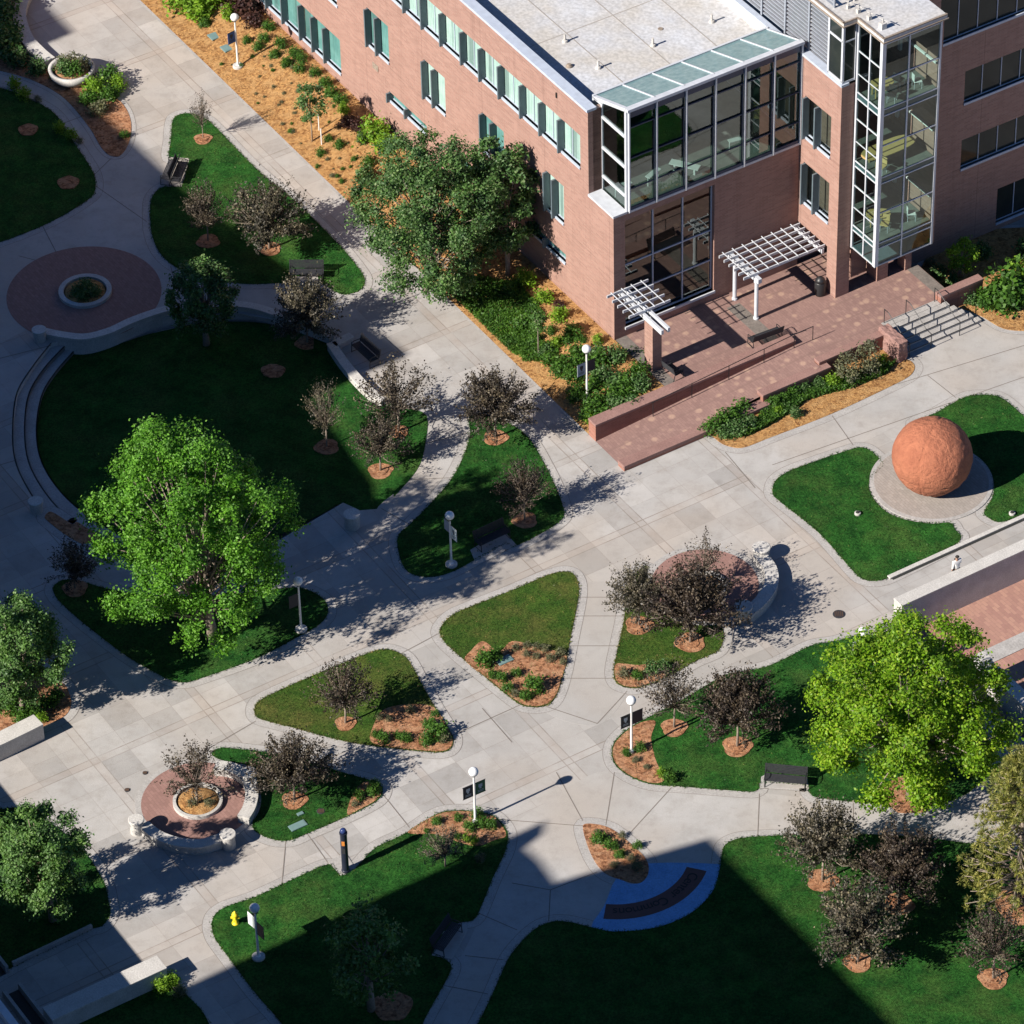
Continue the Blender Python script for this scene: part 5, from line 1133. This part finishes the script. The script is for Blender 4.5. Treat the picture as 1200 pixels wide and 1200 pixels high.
# small bronze ornamental trees: four modelled, the rest copies
def crab_proto(mat, leafy=1.0, wide=2.05, tall=2.5, lo=5, nbr=80, bare=.0):
    t = empty('ornamental_tree', (0, 0, 0)); H, Rr = 4.4, 2.0; segs = [([(0, 0, -.05), (.03, 0, .8), (0, .02, 1.35)], [.075, .06, .05], 8)]; tips = []; dirs = []
    for i in range(nbr):
        a = rng.uniform(0, 2*math.pi); el = rng.uniform(-.05, 1.5)**1.0; el = math.radians(lo+(85-lo)*rng.random()**.9)
        d = np.array([math.cos(a)*math.cos(el), math.sin(a)*math.cos(el), math.sin(el)]); s = np.array([0, 0, 1.2+.35*rng.random()])
        Ln = (1.55+.5*rng.random())*(1/math.sqrt((math.cos(el)/wide)**2+(math.sin(el)/tall)**2))/2.0
        e = s+d*Ln; mid = (s+e)/2+np.array([0, 0, -.08])+rng.normal(size=3)*.1; segs.append(([tuple(s), tuple(mid), tuple(e)], [.026, .016, .006], 4))
        for f in ((.42, .56, .68, .80, .90, 1.0, 1.08) if rng.random() > bare else (.8, 1.05)): tips.append(s+(mid*2-s-e)*0+(e-s)*f+rng.normal(size=3)*.13); dirs.append(d)
    tips, dirs = np.array(tips), np.array(dirs); nl = int(17*leafy); m = len(tips)
    al = rng.normal(size=(m*nl, 1))*.19; pos = np.repeat(tips, nl, 0)+np.repeat(dirs, nl, 0)*al+rng.normal(size=(m*nl, 3))*np.repeat(rng.uniform(.04, .10, (m, 1)), nl, 0)
    nr = sph(m*nl)+np.array([0, 0, .5]); me = leaf_mesh('crown', pos, nr, .058, mat)
    o = bpy.data.objects.new('crown', me); COL.objects.link(o); o.parent = t
    o = bpy.data.objects.new('trunk', wood('trunk', segs, 'bark')); COL.objects.link(o); o.parent = t
    return t
protos = [crab_proto('crab', 1.25, 2.2, 2.3, 2), crab_proto('crab', .9, 1.9, 2.5, 10, 60, .1), crab_proto('crab2', 1.1, 2.2, 2.2, 0, 85), crab_proto('crab', .45, 1.8, 2.6, 15, 40, .3), crab_proto('crab2', .6, 1.9, 2.4, 8, 50, .3), crab_proto('crab3', 1.3, 2.3, 2.1, 4, 90), crab_proto('crab', .7, 2.1, 2.4, 12, 55, .25), crab_proto('crab3', .8, 2.0, 2.5, 6, 66, .15)]
used = set()
def crab(bx, by, ty, half, k, label, ringr=.62, z=None, ringm='mulchr'):
    b = GB(bx, by) if z is None else (GS(bx, by) if z == 'sunk' else G(bx, by, z)); s = FOC/np.linalg.norm(b-CAM)
    H = hof(bx, by, ty, b[2]); o = protos[k] if k not in used else copy_tree(protos[k]); used.add(k)
    o.location = tuple(b); r = half/s/2.05; o.scale = (r, r, H/4.15); o.rotation_euler = (0, 0, random.uniform(0, 6.28)); tag(o, label, 'tree', 'small bronze-leaved ornamental trees')
    if ringr:
        a0 = random.random()*6; p = [np.array([b[0]+ringr*(1+.08*math.sin(3*a+a0)+.05*math.sin(7*a+a0))*math.cos(a), b[1]+ringr*(1+.08*math.sin(3*a+a0)+.05*math.sin(5*a+a0))*math.sin(a), 0]) for a in [2*math.pi*i/28 for i in range(28)]]
        mb = MB(); mb.prism(p, b[2]-.05, b[2]+.035); mb.prism([q*.0+ (q-b)*.6+b for q in p], b[2], b[2]+.07)
        tag(mb.build('mulch_ring', M[ringm]), kind='structure')
crab(238, 163, 108, 17, 3, 'tiny sparse tree at the tip of the lawn by the top walk', .5)
crab(244, 283, 214, 28, 1, 'half shaded bronze tree on the lawn, left of a larger grey-bronze one')
crab(316, 292, 212, 48, 2, 'grey-bronze tree on the lawn edge below the top walk, right of its neighbour', .6)
crab(360, 402, 322, 42, 2, 'grey-bronze tree in shade in front of the half hidden bench', z='sunk')
crab(383, 524, 443, 28, 4, 'faint grey tree in deep shade in the middle of the sunken lawn', z='sunk')
crab(467, 506, 425, 50, 6, 'bronze tree overhanging the curved path where it meets the top walk', .5, z='sunk')
crab(446, 552, 492, 38, 1, 'bronze tree in a red mulch ring on the sunken lawn edge', z='sunk')
crab(581, 513, 436, 45, 0, 'dark grey tree at the top corner of the lawn between the two walks')
crab(615, 610, 541, 36, 7, 'bronze tree at the right corner of the lawn beside the shaded bench')
crab(749, 733, 659, 36, 2, 'grey tree left of the red brick circle, overhanging the narrow path', .68)
crab(825, 690, 628, 38, 3, 'sparse bronze tree growing in the planter ring of the central brick circle', 0, z=.1)
crab(809, 753, 664, 54, 5, 'dark bronze tree in a mulch ring in front of the central brick circle', .72)
crab(790, 853, 780, 42, 6, 'bronze tree just right of the dark bannered lamp')
crab(864, 875, 785, 47, 5, 'broad grey tree left of the big yellow-green maple', .7)
crab(405, 848, 776, 42, 7, 'bronze tree alone on the left triangular lawn', .5)
crab(232, 942, 879, 44, 6, 'bronze tree in the planter ring of the lower left brick circle', 0, z=.12)
crab(345, 938, 865, 48, 0, 'grey-bronze tree on the lawn right of the lower left brick circle', .6)
crab(964, 1032, 941, 50, 2, 'grey tree overlapping the path at the top of the lower right lawn', .72)
crab(1053, 1060, 975, 52, 5, 'dark bronze tree in the middle of the lower right lawn', .7)
crab(1005, 1128, 1036, 54, 2, 'nearest grey-bronze tree of the lower right lawn, beside the long shadow edge', .62)
crab(1164, 1147, 1066, 44, 7, 'bronze tree at the bottom right near the pine', .66)
crab(88, 690, 636, 36, 1, 'small dark tree in deep blue shade left of the largest tree')
crab(522, 1015, 975, 34, 4, 'low sparse grey shrub-like tree behind the bed with black and green banners', 0)
for nm_, (x, y, r, zf) in enumerate(((1066, 932, 1.25, 0), (1200, 1062, 1.3, 0), (322, 436, .55, 1), (317, 435, .5, 1), (33, 153, .55, 0), (80, 215, .6, 0), (460, 1180, .9, 0))):
    b = GS(x, y) if zf else G(x, y); z = (sunk(b) if zf else 0)+.035; mb = MB(); p = [np.array([b[0]+r*(1+.08*math.sin(3*a))*math.cos(a), b[1]+r*(1+.06*math.sin(5*a))*math.sin(a), 0]) for a in [2*math.pi*i/30 for i in range(30)]]
    mb.prism(p, z-.1, z+.04); tag(mb.build('mulch_ring', M['mulchr']), kind='structure')

# shrubs ------------------------------------------------------------------------------
def shrub_proto(name, mat, n=700, ls=.05, sq=.8, tall=1.0, spiky=0):
    d = sph(60); d[:, 2] = np.abs(d[:, 2]); env = .75+.3*rng.random(60)
    c = d*np.array([.42, .42, .42*sq*2*tall])*env[:, None]*rng.uniform(.5, 1, (60, 1)); idx = rng.integers(0, 60, n)
    pos = c[idx]+rng.normal(size=(n, 3))*.085+np.array([0, 0, .06]); pos[:, 2] = np.abs(pos[:, 2])
    me = leaf_mesh(name, pos, sph(n)+d[idx]*.5+np.array([0, 0, .5]), ls, mat, asp=.25 if spiky else .62)
    o = bpy.data.objects.new(name, me); COL.objects.link(o); return o
SP = {'g': shrub_proto('green_shrub', 'shrub'), 'b': shrub_proto('bright_shrub', 'shrubb'), 's': shrub_proto('sage_shrub', 'shrubg', 600, .045), 'p': shrub_proto('purple_shrub', 'shrubp', 800, .05),
      't': shrub_proto('columnar_shrub', 'shrubg', 1300, .035, .8, 2.3), 'f': shrub_proto('tufted_grass', 'shrubg', 420, .07, .6, spiky=1), 'd': shrub_proto('dark_shrub', 'deep', 800, .05)}
sused = set()
NUM = ['first', 'second', 'third', 'fourth', 'fifth', 'sixth', 'seventh', 'eighth', 'ninth', 'tenth', 'eleventh', 'twelfth', 'thirteenth', 'fourteenth', 'fifteenth', 'sixteenth', 'seventeenth', 'eighteenth', 'nineteenth', 'twentieth', 'twenty-first', 'twenty-second', 'twenty-third', 'twenty-fourth', 'twenty-fifth', 'twenty-sixth']
SHORT = {'g': 'green', 'b': 'bright', 's': 'sage', 'p': 'purple', 't': 'columnar', 'f': 'tufted', 'd': 'dark'}
KIND = {'g': 'green', 'b': 'bright yellow-green', 's': 'sage green', 'p': 'dark purple', 't': 'tall narrow grey-green', 'f': 'tufted grassy', 'd': 'dark green'}
def shrubs(where, items, z=None):
    """items: (x, y, half width px, kind); numbered from the left within each kind and bed"""
    cnt = {}
    for it in items: cnt[it[3]] = cnt.get(it[3], 0)+1
    seen = {}
    for x, y, r, k in sorted(items):
        b = GB(x, y) if z is None else G(x, y, z); s = 1.18*r/(FOC/np.linalg.norm(b-CAM))/.5
        o = SP[k] if k not in sused else SP[k].copy()
        if k in sused: COL.objects.link(o)
        sused.add(k); seen[k] = seen.get(k, 0)+1
        o.location = tuple(b); o.scale = (s*random.uniform(.95, 1.15), s*random.uniform(.95, 1.15), s*random.uniform(.8, 1.1)); o.rotation_euler = (0, 0, random.uniform(0, 6.28))
        size = 'large' if r > 13 else ('small' if r < 7.5 else 'mid-sized')
        lab = f'{size} {KIND[k]} shrub {where}' if cnt[k] == 1 else f'{NUM[seen[k]-1]} {SHORT[k]} shrub from the left {where}'
        tag(o, lab, 'shrub', 'shrubs '+where)
shrubs('in the upper facade mulch bed', [(289, 50, 6, 'g'), (302, 57, 7, 'g'), (309, 48, 7, 'g'), (322, 67, 7, 'g'), (335, 77, 7, 'g'), (315, 34, 8, 'g'), (329, 55, 8, 'g'), (345, 65, 8, 'g'), (353, 72, 8, 'g'), (337, 76, 6, 'g'), (351, 84, 7, 'g'), (369, 88, 7, 'g'), (381, 101, 8, 'g'), (388, 112, 9, 'g'), (399, 120, 9, 'g'), (403, 133, 8, 'b'), (397, 172, 7, 'g'), (376, 182, 6, 'g'), (385, 165, 5, 'g'), (341, 155, 4, 'g'), (400, 214, 4, 'g'), (415, 188, 4, 'g'), (372, 196, 3, 'g'), (330, 121, 3, 'f'), (333, 110, 3, 'f'), (318, 78, 3, 'f'), (345, 133, 3, 'f'), (331, 146, 3, 'f'), (357, 141, 3, 'f'), (390, 207, 4, 'f')])
shrubs('beside the deep green tree', [(440, 166, 18, 'b'), (452, 176, 14, 'b'), (425, 166, 9, 'd'), (431, 194, 10, 'g'), (428, 213, 14, 'd'), (418, 150, 10, 'p'), (408, 146, 10, 'p'), (446, 160, 10, 'p')])
shrubs('left of the facade top', [(212, 8, 20, 'b'), (232, 18, 18, 'b'), (250, 6, 20, 'b'), (228, -4, 16, 'b'), (268, 20, 12, 'b'), (240, 30, 8, 'g'), (286, 16, 20, 'p'), (304, 14, 18, 'p'), (278, 2, 16, 'p'), (312, 24, 12, 'p'), (297, 30, 12, 'p')])
shrubs('in the facade ground cover', [(615, 384, 12, 'g'), (637, 354, 12, 'b'), (655, 374, 11, 'b'), (616, 334, 13, 'b'), (600, 342, 12, 'g'), (672, 394, 12, 'g'), (664, 400, 9, 'g'), (700, 402, 7, 'b'), (652, 405, 8, 'b'), (684, 378, 7, 'g'), (645, 390, 7, 'g'), (628, 400, 9, 'g'), (640, 415, 9, 'd'), (655, 360, 7, 'p'), (683, 400, 5, 'g')])
random.seed(9); mass = []
for _ in range(800):
    x, y = random.uniform(645, 775), random.uniform(412, 500)
    if (y > 412+ (x-645)*.0) and y < 505-(x-690)*.5 and (x-645) > (445-y)*-.0 and y < 430+(x-640)*1.15 and y > 418+(abs(x-700)*.12) and all((x-a)**2+((y-b)*1.5)**2 > 13.5**2 for a, b in mass) and len(mass) < 24: mass.append((x, y))
shrubs('round the lamp by the sandstone wall', [(x, y, 13, 'g' if i % 3 else 'd') for i, (x, y) in enumerate(mass)]+[(690, 494, 9, 'b')])
shrubs('in the bed below the ramp walls', [(834, 507, 12, 'g'), (846, 498, 12, 'g'), (858, 492, 13, 'g'), (870, 484, 12, 'g'), (862, 508, 12, 'd'), (878, 499, 10, 'd'), (849, 511, 9, 'd'), (905, 476, 9, 'g'), (917, 470, 9, 'g'), (929, 464, 9, 'g'), (941, 458, 9, 'd'), (911, 484, 6, 'b'), (932, 487, 8, 'd'), (976, 452, 9, 'b'), (993, 446, 15, 't'), (1017, 436, 15, 't'), (1034, 425, 7, 'b'), (958, 452, 8, 'd')])
shrubs('in the bed past the steps', [(1180, 352, 30, 'g'), (1160, 358, 14, 'g'), (1198, 335, 22, 'b'), (1192, 358, 16, 'g'), (1135, 352, 12, 'd'), (1148, 350, 10, 'g'), (1116, 333, 9, 'd'), (1100, 322, 9, 'd'), (1090, 312, 7, 's'), (1150, 300, 12, 'd'), (1205, 300, 16, 'd')], z=.05)
shrubs('in the mulch of the central triangle', [(604, 761, 5, 's'), (617, 758, 5, 's'), (628, 760, 5, 's'), (638, 762, 6, 's'), (617, 768, 5, 's'), (628, 771, 5, 's'), (645, 774, 6, 's'), (657, 767, 7, 's'), (660, 777, 5, 's'), (605, 791, 7, 'g'), (626, 808, 13, 'g'), (616, 818, 8, 'g'), (568, 778, 12, 'g'), (580, 772, 11, 'g'), (577, 793, 6, 'g'), (588, 797, 7, 'g'), (595, 809, 8, 'g'), (604, 815, 6, 's')])
shrubs('in the mulch of the left triangle', [(445, 842, 5, 's'), (456, 844, 5, 's'), (481, 834, 6, 's'), (449, 868, 8, 'g'), (439, 862, 5, 'g'), (475, 867, 8, 'g'), (466, 864, 5, 'g'), (512, 862, 14, 'g'), (500, 870, 10, 'g'), (503, 851, 8, 'g'), (510, 838, 5, 'g'), (520, 868, 7, 's')])
shrubs('at the lawn tip by the call pillar', [(437, 930, 9, 'g'), (440, 922, 7, 'g'), (421, 935, 7, 'g'), (416, 944, 5, 's')])
shrubs('under the black and green banners', [(512, 964, 7, 'g'), (537, 960, 6, 'g'), (560, 958, 8, 'g'), (566, 968, 9, 'g'), (576, 970, 7, 'g'), (550, 972, 8, 'g'), (536, 982, 5, 'g'), (556, 988, 6, 'b'), (546, 985, 5, 'b'), (563, 1008, 7, 's'), (500, 975, 4, 'g')])
shrubs('in the oval mulch island', [(702, 985, 9, 'g'), (716, 993, 8, 'g'), (726, 1003, 7, 'g'), (747, 993, 6, 'g'), (729, 981, 5, 's'), (747, 1018, 8, 's'), (740, 1008, 6, 's'), (700, 976, 4, 's'), (720, 1015, 5, 's')])
shrubs('in the mulch tip above the bannered lamp', [(731, 792, 8, 's'), (747, 794, 7, 'g'), (764, 787, 11, 'd'), (778, 784, 9, 'd')])
shrubs('in the mulch round the dark bannered lamp', [(734, 884, 6, 'g'), (750, 879, 7, 'g'), (745, 892, 5, 's'), (785, 914, 9, 'g'), (775, 908, 6, 'b'), (758, 900, 4, 's')])
shrubs('in the top left beds', [(112, 110, 15, 'b'), (128, 116, 13, 'g'), (138, 103, 11, 'b'), (105, 120, 12, 'g'), (114, 133, 10, 's'), (121, 128, 8, 's'), (146, 160, 6, 'g'), (128, 95, 12, 'g'), (18, 104, 9, 'b'), (29, 114, 9, 'b'), (44, 118, 5, 's'), (70, 153, 8, 'b'), (84, 163, 8, 'b'), (93, 167, 5, 's'), (5, 60, 20, 'd'), (20, 75, 14, 'd'), (45, 85, 12, 'd'), (5, 20, 22, 'd'), (10, 45, 18, 'd'), (66, 92, 8, 'g')])
shrubs('in the round bowl planter', [(76, 84, 11, 'd'), (87, 87, 11, 'g'), (97, 81, 10, 's'), (85, 78, 11, 's'), (74, 78, 9, 's')], z=.68)
shrubs('under the left edge tree', [(8, 832, 13, 'g'), (26, 842, 12, 'g'), (40, 838, 12, 'g'), (56, 826, 11, 'g'), (66, 818, 9, 'g'), (22, 822, 12, 'd'), (48, 845, 8, 'b')])
shrubs('beside the sunlit wall end', [(192, 1160, 11, 'b'), (202, 1152, 10, 'b'), (210, 1165, 8, 's')])
shrubs('in the lower left planter ring', [(225, 943, 6, 's'), (245, 943, 6, 's')], z=.15)
for k in SP:
    if k not in sused: bpy.data.objects.remove(SP[k])

random.seed(21); tf = []
while len(tf) < 46:
    x, y = random.uniform(255, 430), random.uniform(60, 235); b = GB(x, y); u, v = UV(b)
    if -4.4 < v < -.6 and all((x-a)**2+(y-c)**2 > 90 for a, c, _, _ in tf): tf.append((x, y, random.uniform(1.6, 3.6), 's' if random.random() < .5 else 'g'))
for x, y, r, k in sorted(tf):
    b = GB(x, y); o = SP[k].copy(); COL.objects.link(o); q = r/(FOC/np.linalg.norm(b-CAM))/.5; o.location = tuple(b); o.scale = (q, q, q); o.rotation_euler = (0, 0, random.random()*6)
    ct_ = globals().setdefault('ct_', {}); ct_[k] = ct_.get(k, 0)+1; tag(o, NUM[ct_[k]-1]+' tiny '+SHORT[k]+' plant from the left in the upper facade mulch bed', 'plant', 'tiny young plants')
shrubs('in the shaded planter ring', [(91, 345, 9, 'd'), (101, 340, 10, 'd'), (110, 345, 9, 'd'), (100, 350, 9, 'd')], z=.12)
# ground cover patches --------------------------------------------------------------------
def inside(p, poly):
    c = False; n = len(poly)
    for i in range(n):
        x1, y1 = poly[i][:2]; x2, y2 = poly[i-1][:2]
        if (y1 > p[1]) != (y2 > p[1]) and p[0] < (x2-x1)*(p[1]-y1)/(y2-y1)+x1: c = not c
    return c
def cover(px, mat, n, h=.18, ls=.07):
    pos = []; xs = [q[0] for q in px]; ys = [q[1] for q in px]
    while len(pos) < n:
        x, y = random.uniform(min(xs), max(xs)), random.uniform(min(ys), max(ys))
        if inside((x, y), px): b = GB(x, y); pos.append((b[0], b[1], b[2]+random.random()*h))
    me = leaf_mesh('ground_cover', np.array(pos), sph(n)*.8+np.array([0, 0, .6]), ls, mat, asp=.4); o = bpy.data.objects.new('ground_cover', me); COL.objects.link(o); tag(o, kind='stuff')
cover([(512, 330), (560, 325), (610, 335), (640, 372), (622, 405), (612, 420), (600, 415), (545, 362)], 'shrub', 20000, .28)
cover([(612, 405), (650, 402), (655, 415), (630, 425), (612, 424)], 'shrub', 3000, .25)
cover([(880, 500), (905, 470), (960, 450), (1000, 440), (1050, 425), (1040, 438), (1000, 455), (970, 462), (945, 470), (925, 485), (900, 500), (875, 512), (850, 515)], 'shrub', 10000, .28)
cover([(1110, 330), (1150, 340), (1170, 365), (1140, 360), (1120, 345)], 'deep', 1200, .2)
# loose bark chips catching the light on the mulch beds
M['blade'] = leaf_mat('grass_blade', [(.016, .06, .012), (.03, .10, .02), (.06, .14, .03), (.12, .17, .05)], .2)
M['bladedry'] = leaf_mat('dry_grass_blade', [(.05, .09, .016), (.08, .13, .026), (.15, .15, .05), (.22, .18, .08)], .2)
def turf(kind, mat):
    pos = []
    for p in EDGE[kind]:
        P_ = np.array([q[:2] for q in p]); L_ = np.linalg.norm(np.roll(P_, -1, 0)-P_, axis=1)
        for i in range(len(P_)):
            k = int(L_[i]*42); t = rng.random((k, 1)); q = P_[i]*(1-t)+np.roll(P_, -1, 0)[i]*t+rng.normal(size=(k, 2))*.045
            pos.append(np.concatenate([q, np.full((k, 1), .045)], 1))
        # sparse taller tufts over the lawn itself
        lo, hi = P_.min(0), P_.max(0); lo, hi = np.maximum(lo, [-30, -32]), np.minimum(hi, [30, 42]); ar = np.prod(hi-lo); c = rng.uniform(lo, hi, (int(ar*16), 2))
        x, y = c[:, 0], c[:, 1]; ins = np.zeros(len(c), bool); Q = np.roll(P_, 1, 0)
        for (x1, y1), (x2, y2) in zip(P_, Q):
            if y1 == y2: continue
            ins ^= ((y1 > y) != (y2 > y)) & (x < (x2-x1)*(y-y1)/(y2-y1)+x1)
        c = c[ins]; pos.append(np.concatenate([c, np.full((len(c), 1), .05)], 1))
    pos = np.concatenate(pos); nr = sph(len(pos))*np.array([1, 1, .35])
    me = leaf_mesh('grass_tufts', pos, nr, .05, mat, asp=.35); o = bpy.data.objects.new('grass_tufts', me); COL.objects.link(o); tag(o, kind='stuff')
turf('grass', 'blade'); turf('grassdry', 'bladedry')
# ------------------------------------------------------------------ neighbouring blocks whose shadows cross the square
M['farwall'] = mottled('tower_concrete', (.40, .38, .35), (.34, .32, .30), .4, .8)
CT = 1/math.tan(SUN_EL)
def block(name, u0, u1, vedge, h, label, depth=26):
    v1 = vedge-h*CT*math.cos(SUN_AZ-(AZ+math.pi/2)); du = -h*CT*math.sin(SUN_AZ-(AZ+math.pi/2))      # the shadow also drifts a little in u
    t = empty(name, tuple(K), AZ); mb = MB(); mb.box((u0-du, v1-depth, -.5), (u1-du, v1, h)); mb.build('wall', M['farwall'], t)
    mb = MB(); z = 3.2
    while z < h-2: mb.box((u0-du+.5, v1, z), (u1-du-.5, v1+.06, z+1.6)); z += 3.8
    mb.build('window_band', M['darkglass'], t)
    return tag(t, label, 'building')
def block_poly(pts, h, label, z0=-.5):
    dv = -h*CT*math.cos(SUN_AZ-(AZ+math.pi/2)); du = h*CT*math.sin(SUN_AZ-(AZ+math.pi/2))
    t = empty('tower_block', tuple(K), AZ); mb = MB(); q = [(u+du, v+dv) for u, v in pts]; mb.prism(q, z0, h); mb.build('wall', M['farwall'], t)
    mb = MB(); z = 3.2
    cu, cv = sum(p[0] for p in q)/len(q), sum(p[1] for p in q)/len(q)
    while z < h-2:
        for a, b in zip(q, q[1:]+q[:1]):
            l = math.hypot(b[0]-a[0], b[1]-a[1])
            if l < 3: continue
            nx, ny = (b[1]-a[1])/l*.06, -(b[0]-a[0])/l*.06; ex, ey = (b[0]-a[0])/l*.5, (b[1]-a[1])/l*.5
            for sg in (1, -1): mb.add([(a[0]+ex+nx*sg, a[1]+ey+ny*sg, z), (b[0]-ex+nx*sg, b[1]-ey+ny*sg, z), (b[0]-ex+nx*sg, b[1]-ey+ny*sg, z+1.6), (a[0]+ex+nx*sg, a[1]+ey+ny*sg, z+1.6)], [(0, 1, 2, 3)])
        z += 3.8
    mb.build('window_band', M['darkglass'], t)
    return tag(t, label, 'building')
block_poly([(-70, -46), (6.6, -46), (6.3, -31), (5, -17.3), (2, -15.9), (-5.8, -15.2), (-5.8, -9.0), (-25, -11.6), (-41.6, -12.1), (-41.8, -9.5), (-70, -9.5)], 30, 'long stepped concrete tower block left of the square casting the wide shade')
block_poly([(27.35, -50), (100, -50), (100, -15.6), (46.75, -15.9), (32.52, -16.1), (31.0, -23.6), (29.4, -23.45), (28.35, -23.6), (28.05, -22.4), (27.35, -21.8)], 30, 'broad concrete tower block below the square shading the bottom lawns')
t = empty('low_building', tuple(K), AZ); mb = MB(); mb.box((-40, -85, -.5), (60, -50.7, 5.09)); mb.build('wall', M['farwall'], t)
mb = MB(); mb.box((-40, -85, 5.09), (60, -50.7, 5.15)); mb.build('roof', M['roof'], t)
for u in range(-38, 60, 3): mb = MB(); mb.box((u, -50.95, 5.16), (u+.06, -50.7, 5.45)); mb.build('rail_bracket', M['metal'], t)
mb = MB(); mb.box((-40, -50.69, 4.9), (60, -50.35, 5.5)); mb.build('roof_edge', M['metal'], t); tag(t, 'low building in the bottom left corner with a white roof edge', 'building')
for u0, u1, lb in ((-30, 22.2, 'upper low kerb beside the low building in the corner'), (23.4, 45, 'lower low kerb beside the low building in the corner')):
    t = empty('kerb_wall', tuple(K), AZ); mb = MB(); mb.box((u0, -47.4, 0), (u1, -47.25, .45)); mb.box((u0, -48.2, 0), (u1, -48.05, .45)); mb.build('kerb', M['kerb'], t); mb = MB(); mb.box((u0, -48.04, 0), (u1, -47.41, .05)); mb.build('grate', M['dark'], t); tag(t, lb, 'kerb')
tag(joints.build('paving_joints', M['joint']), kind='structure')
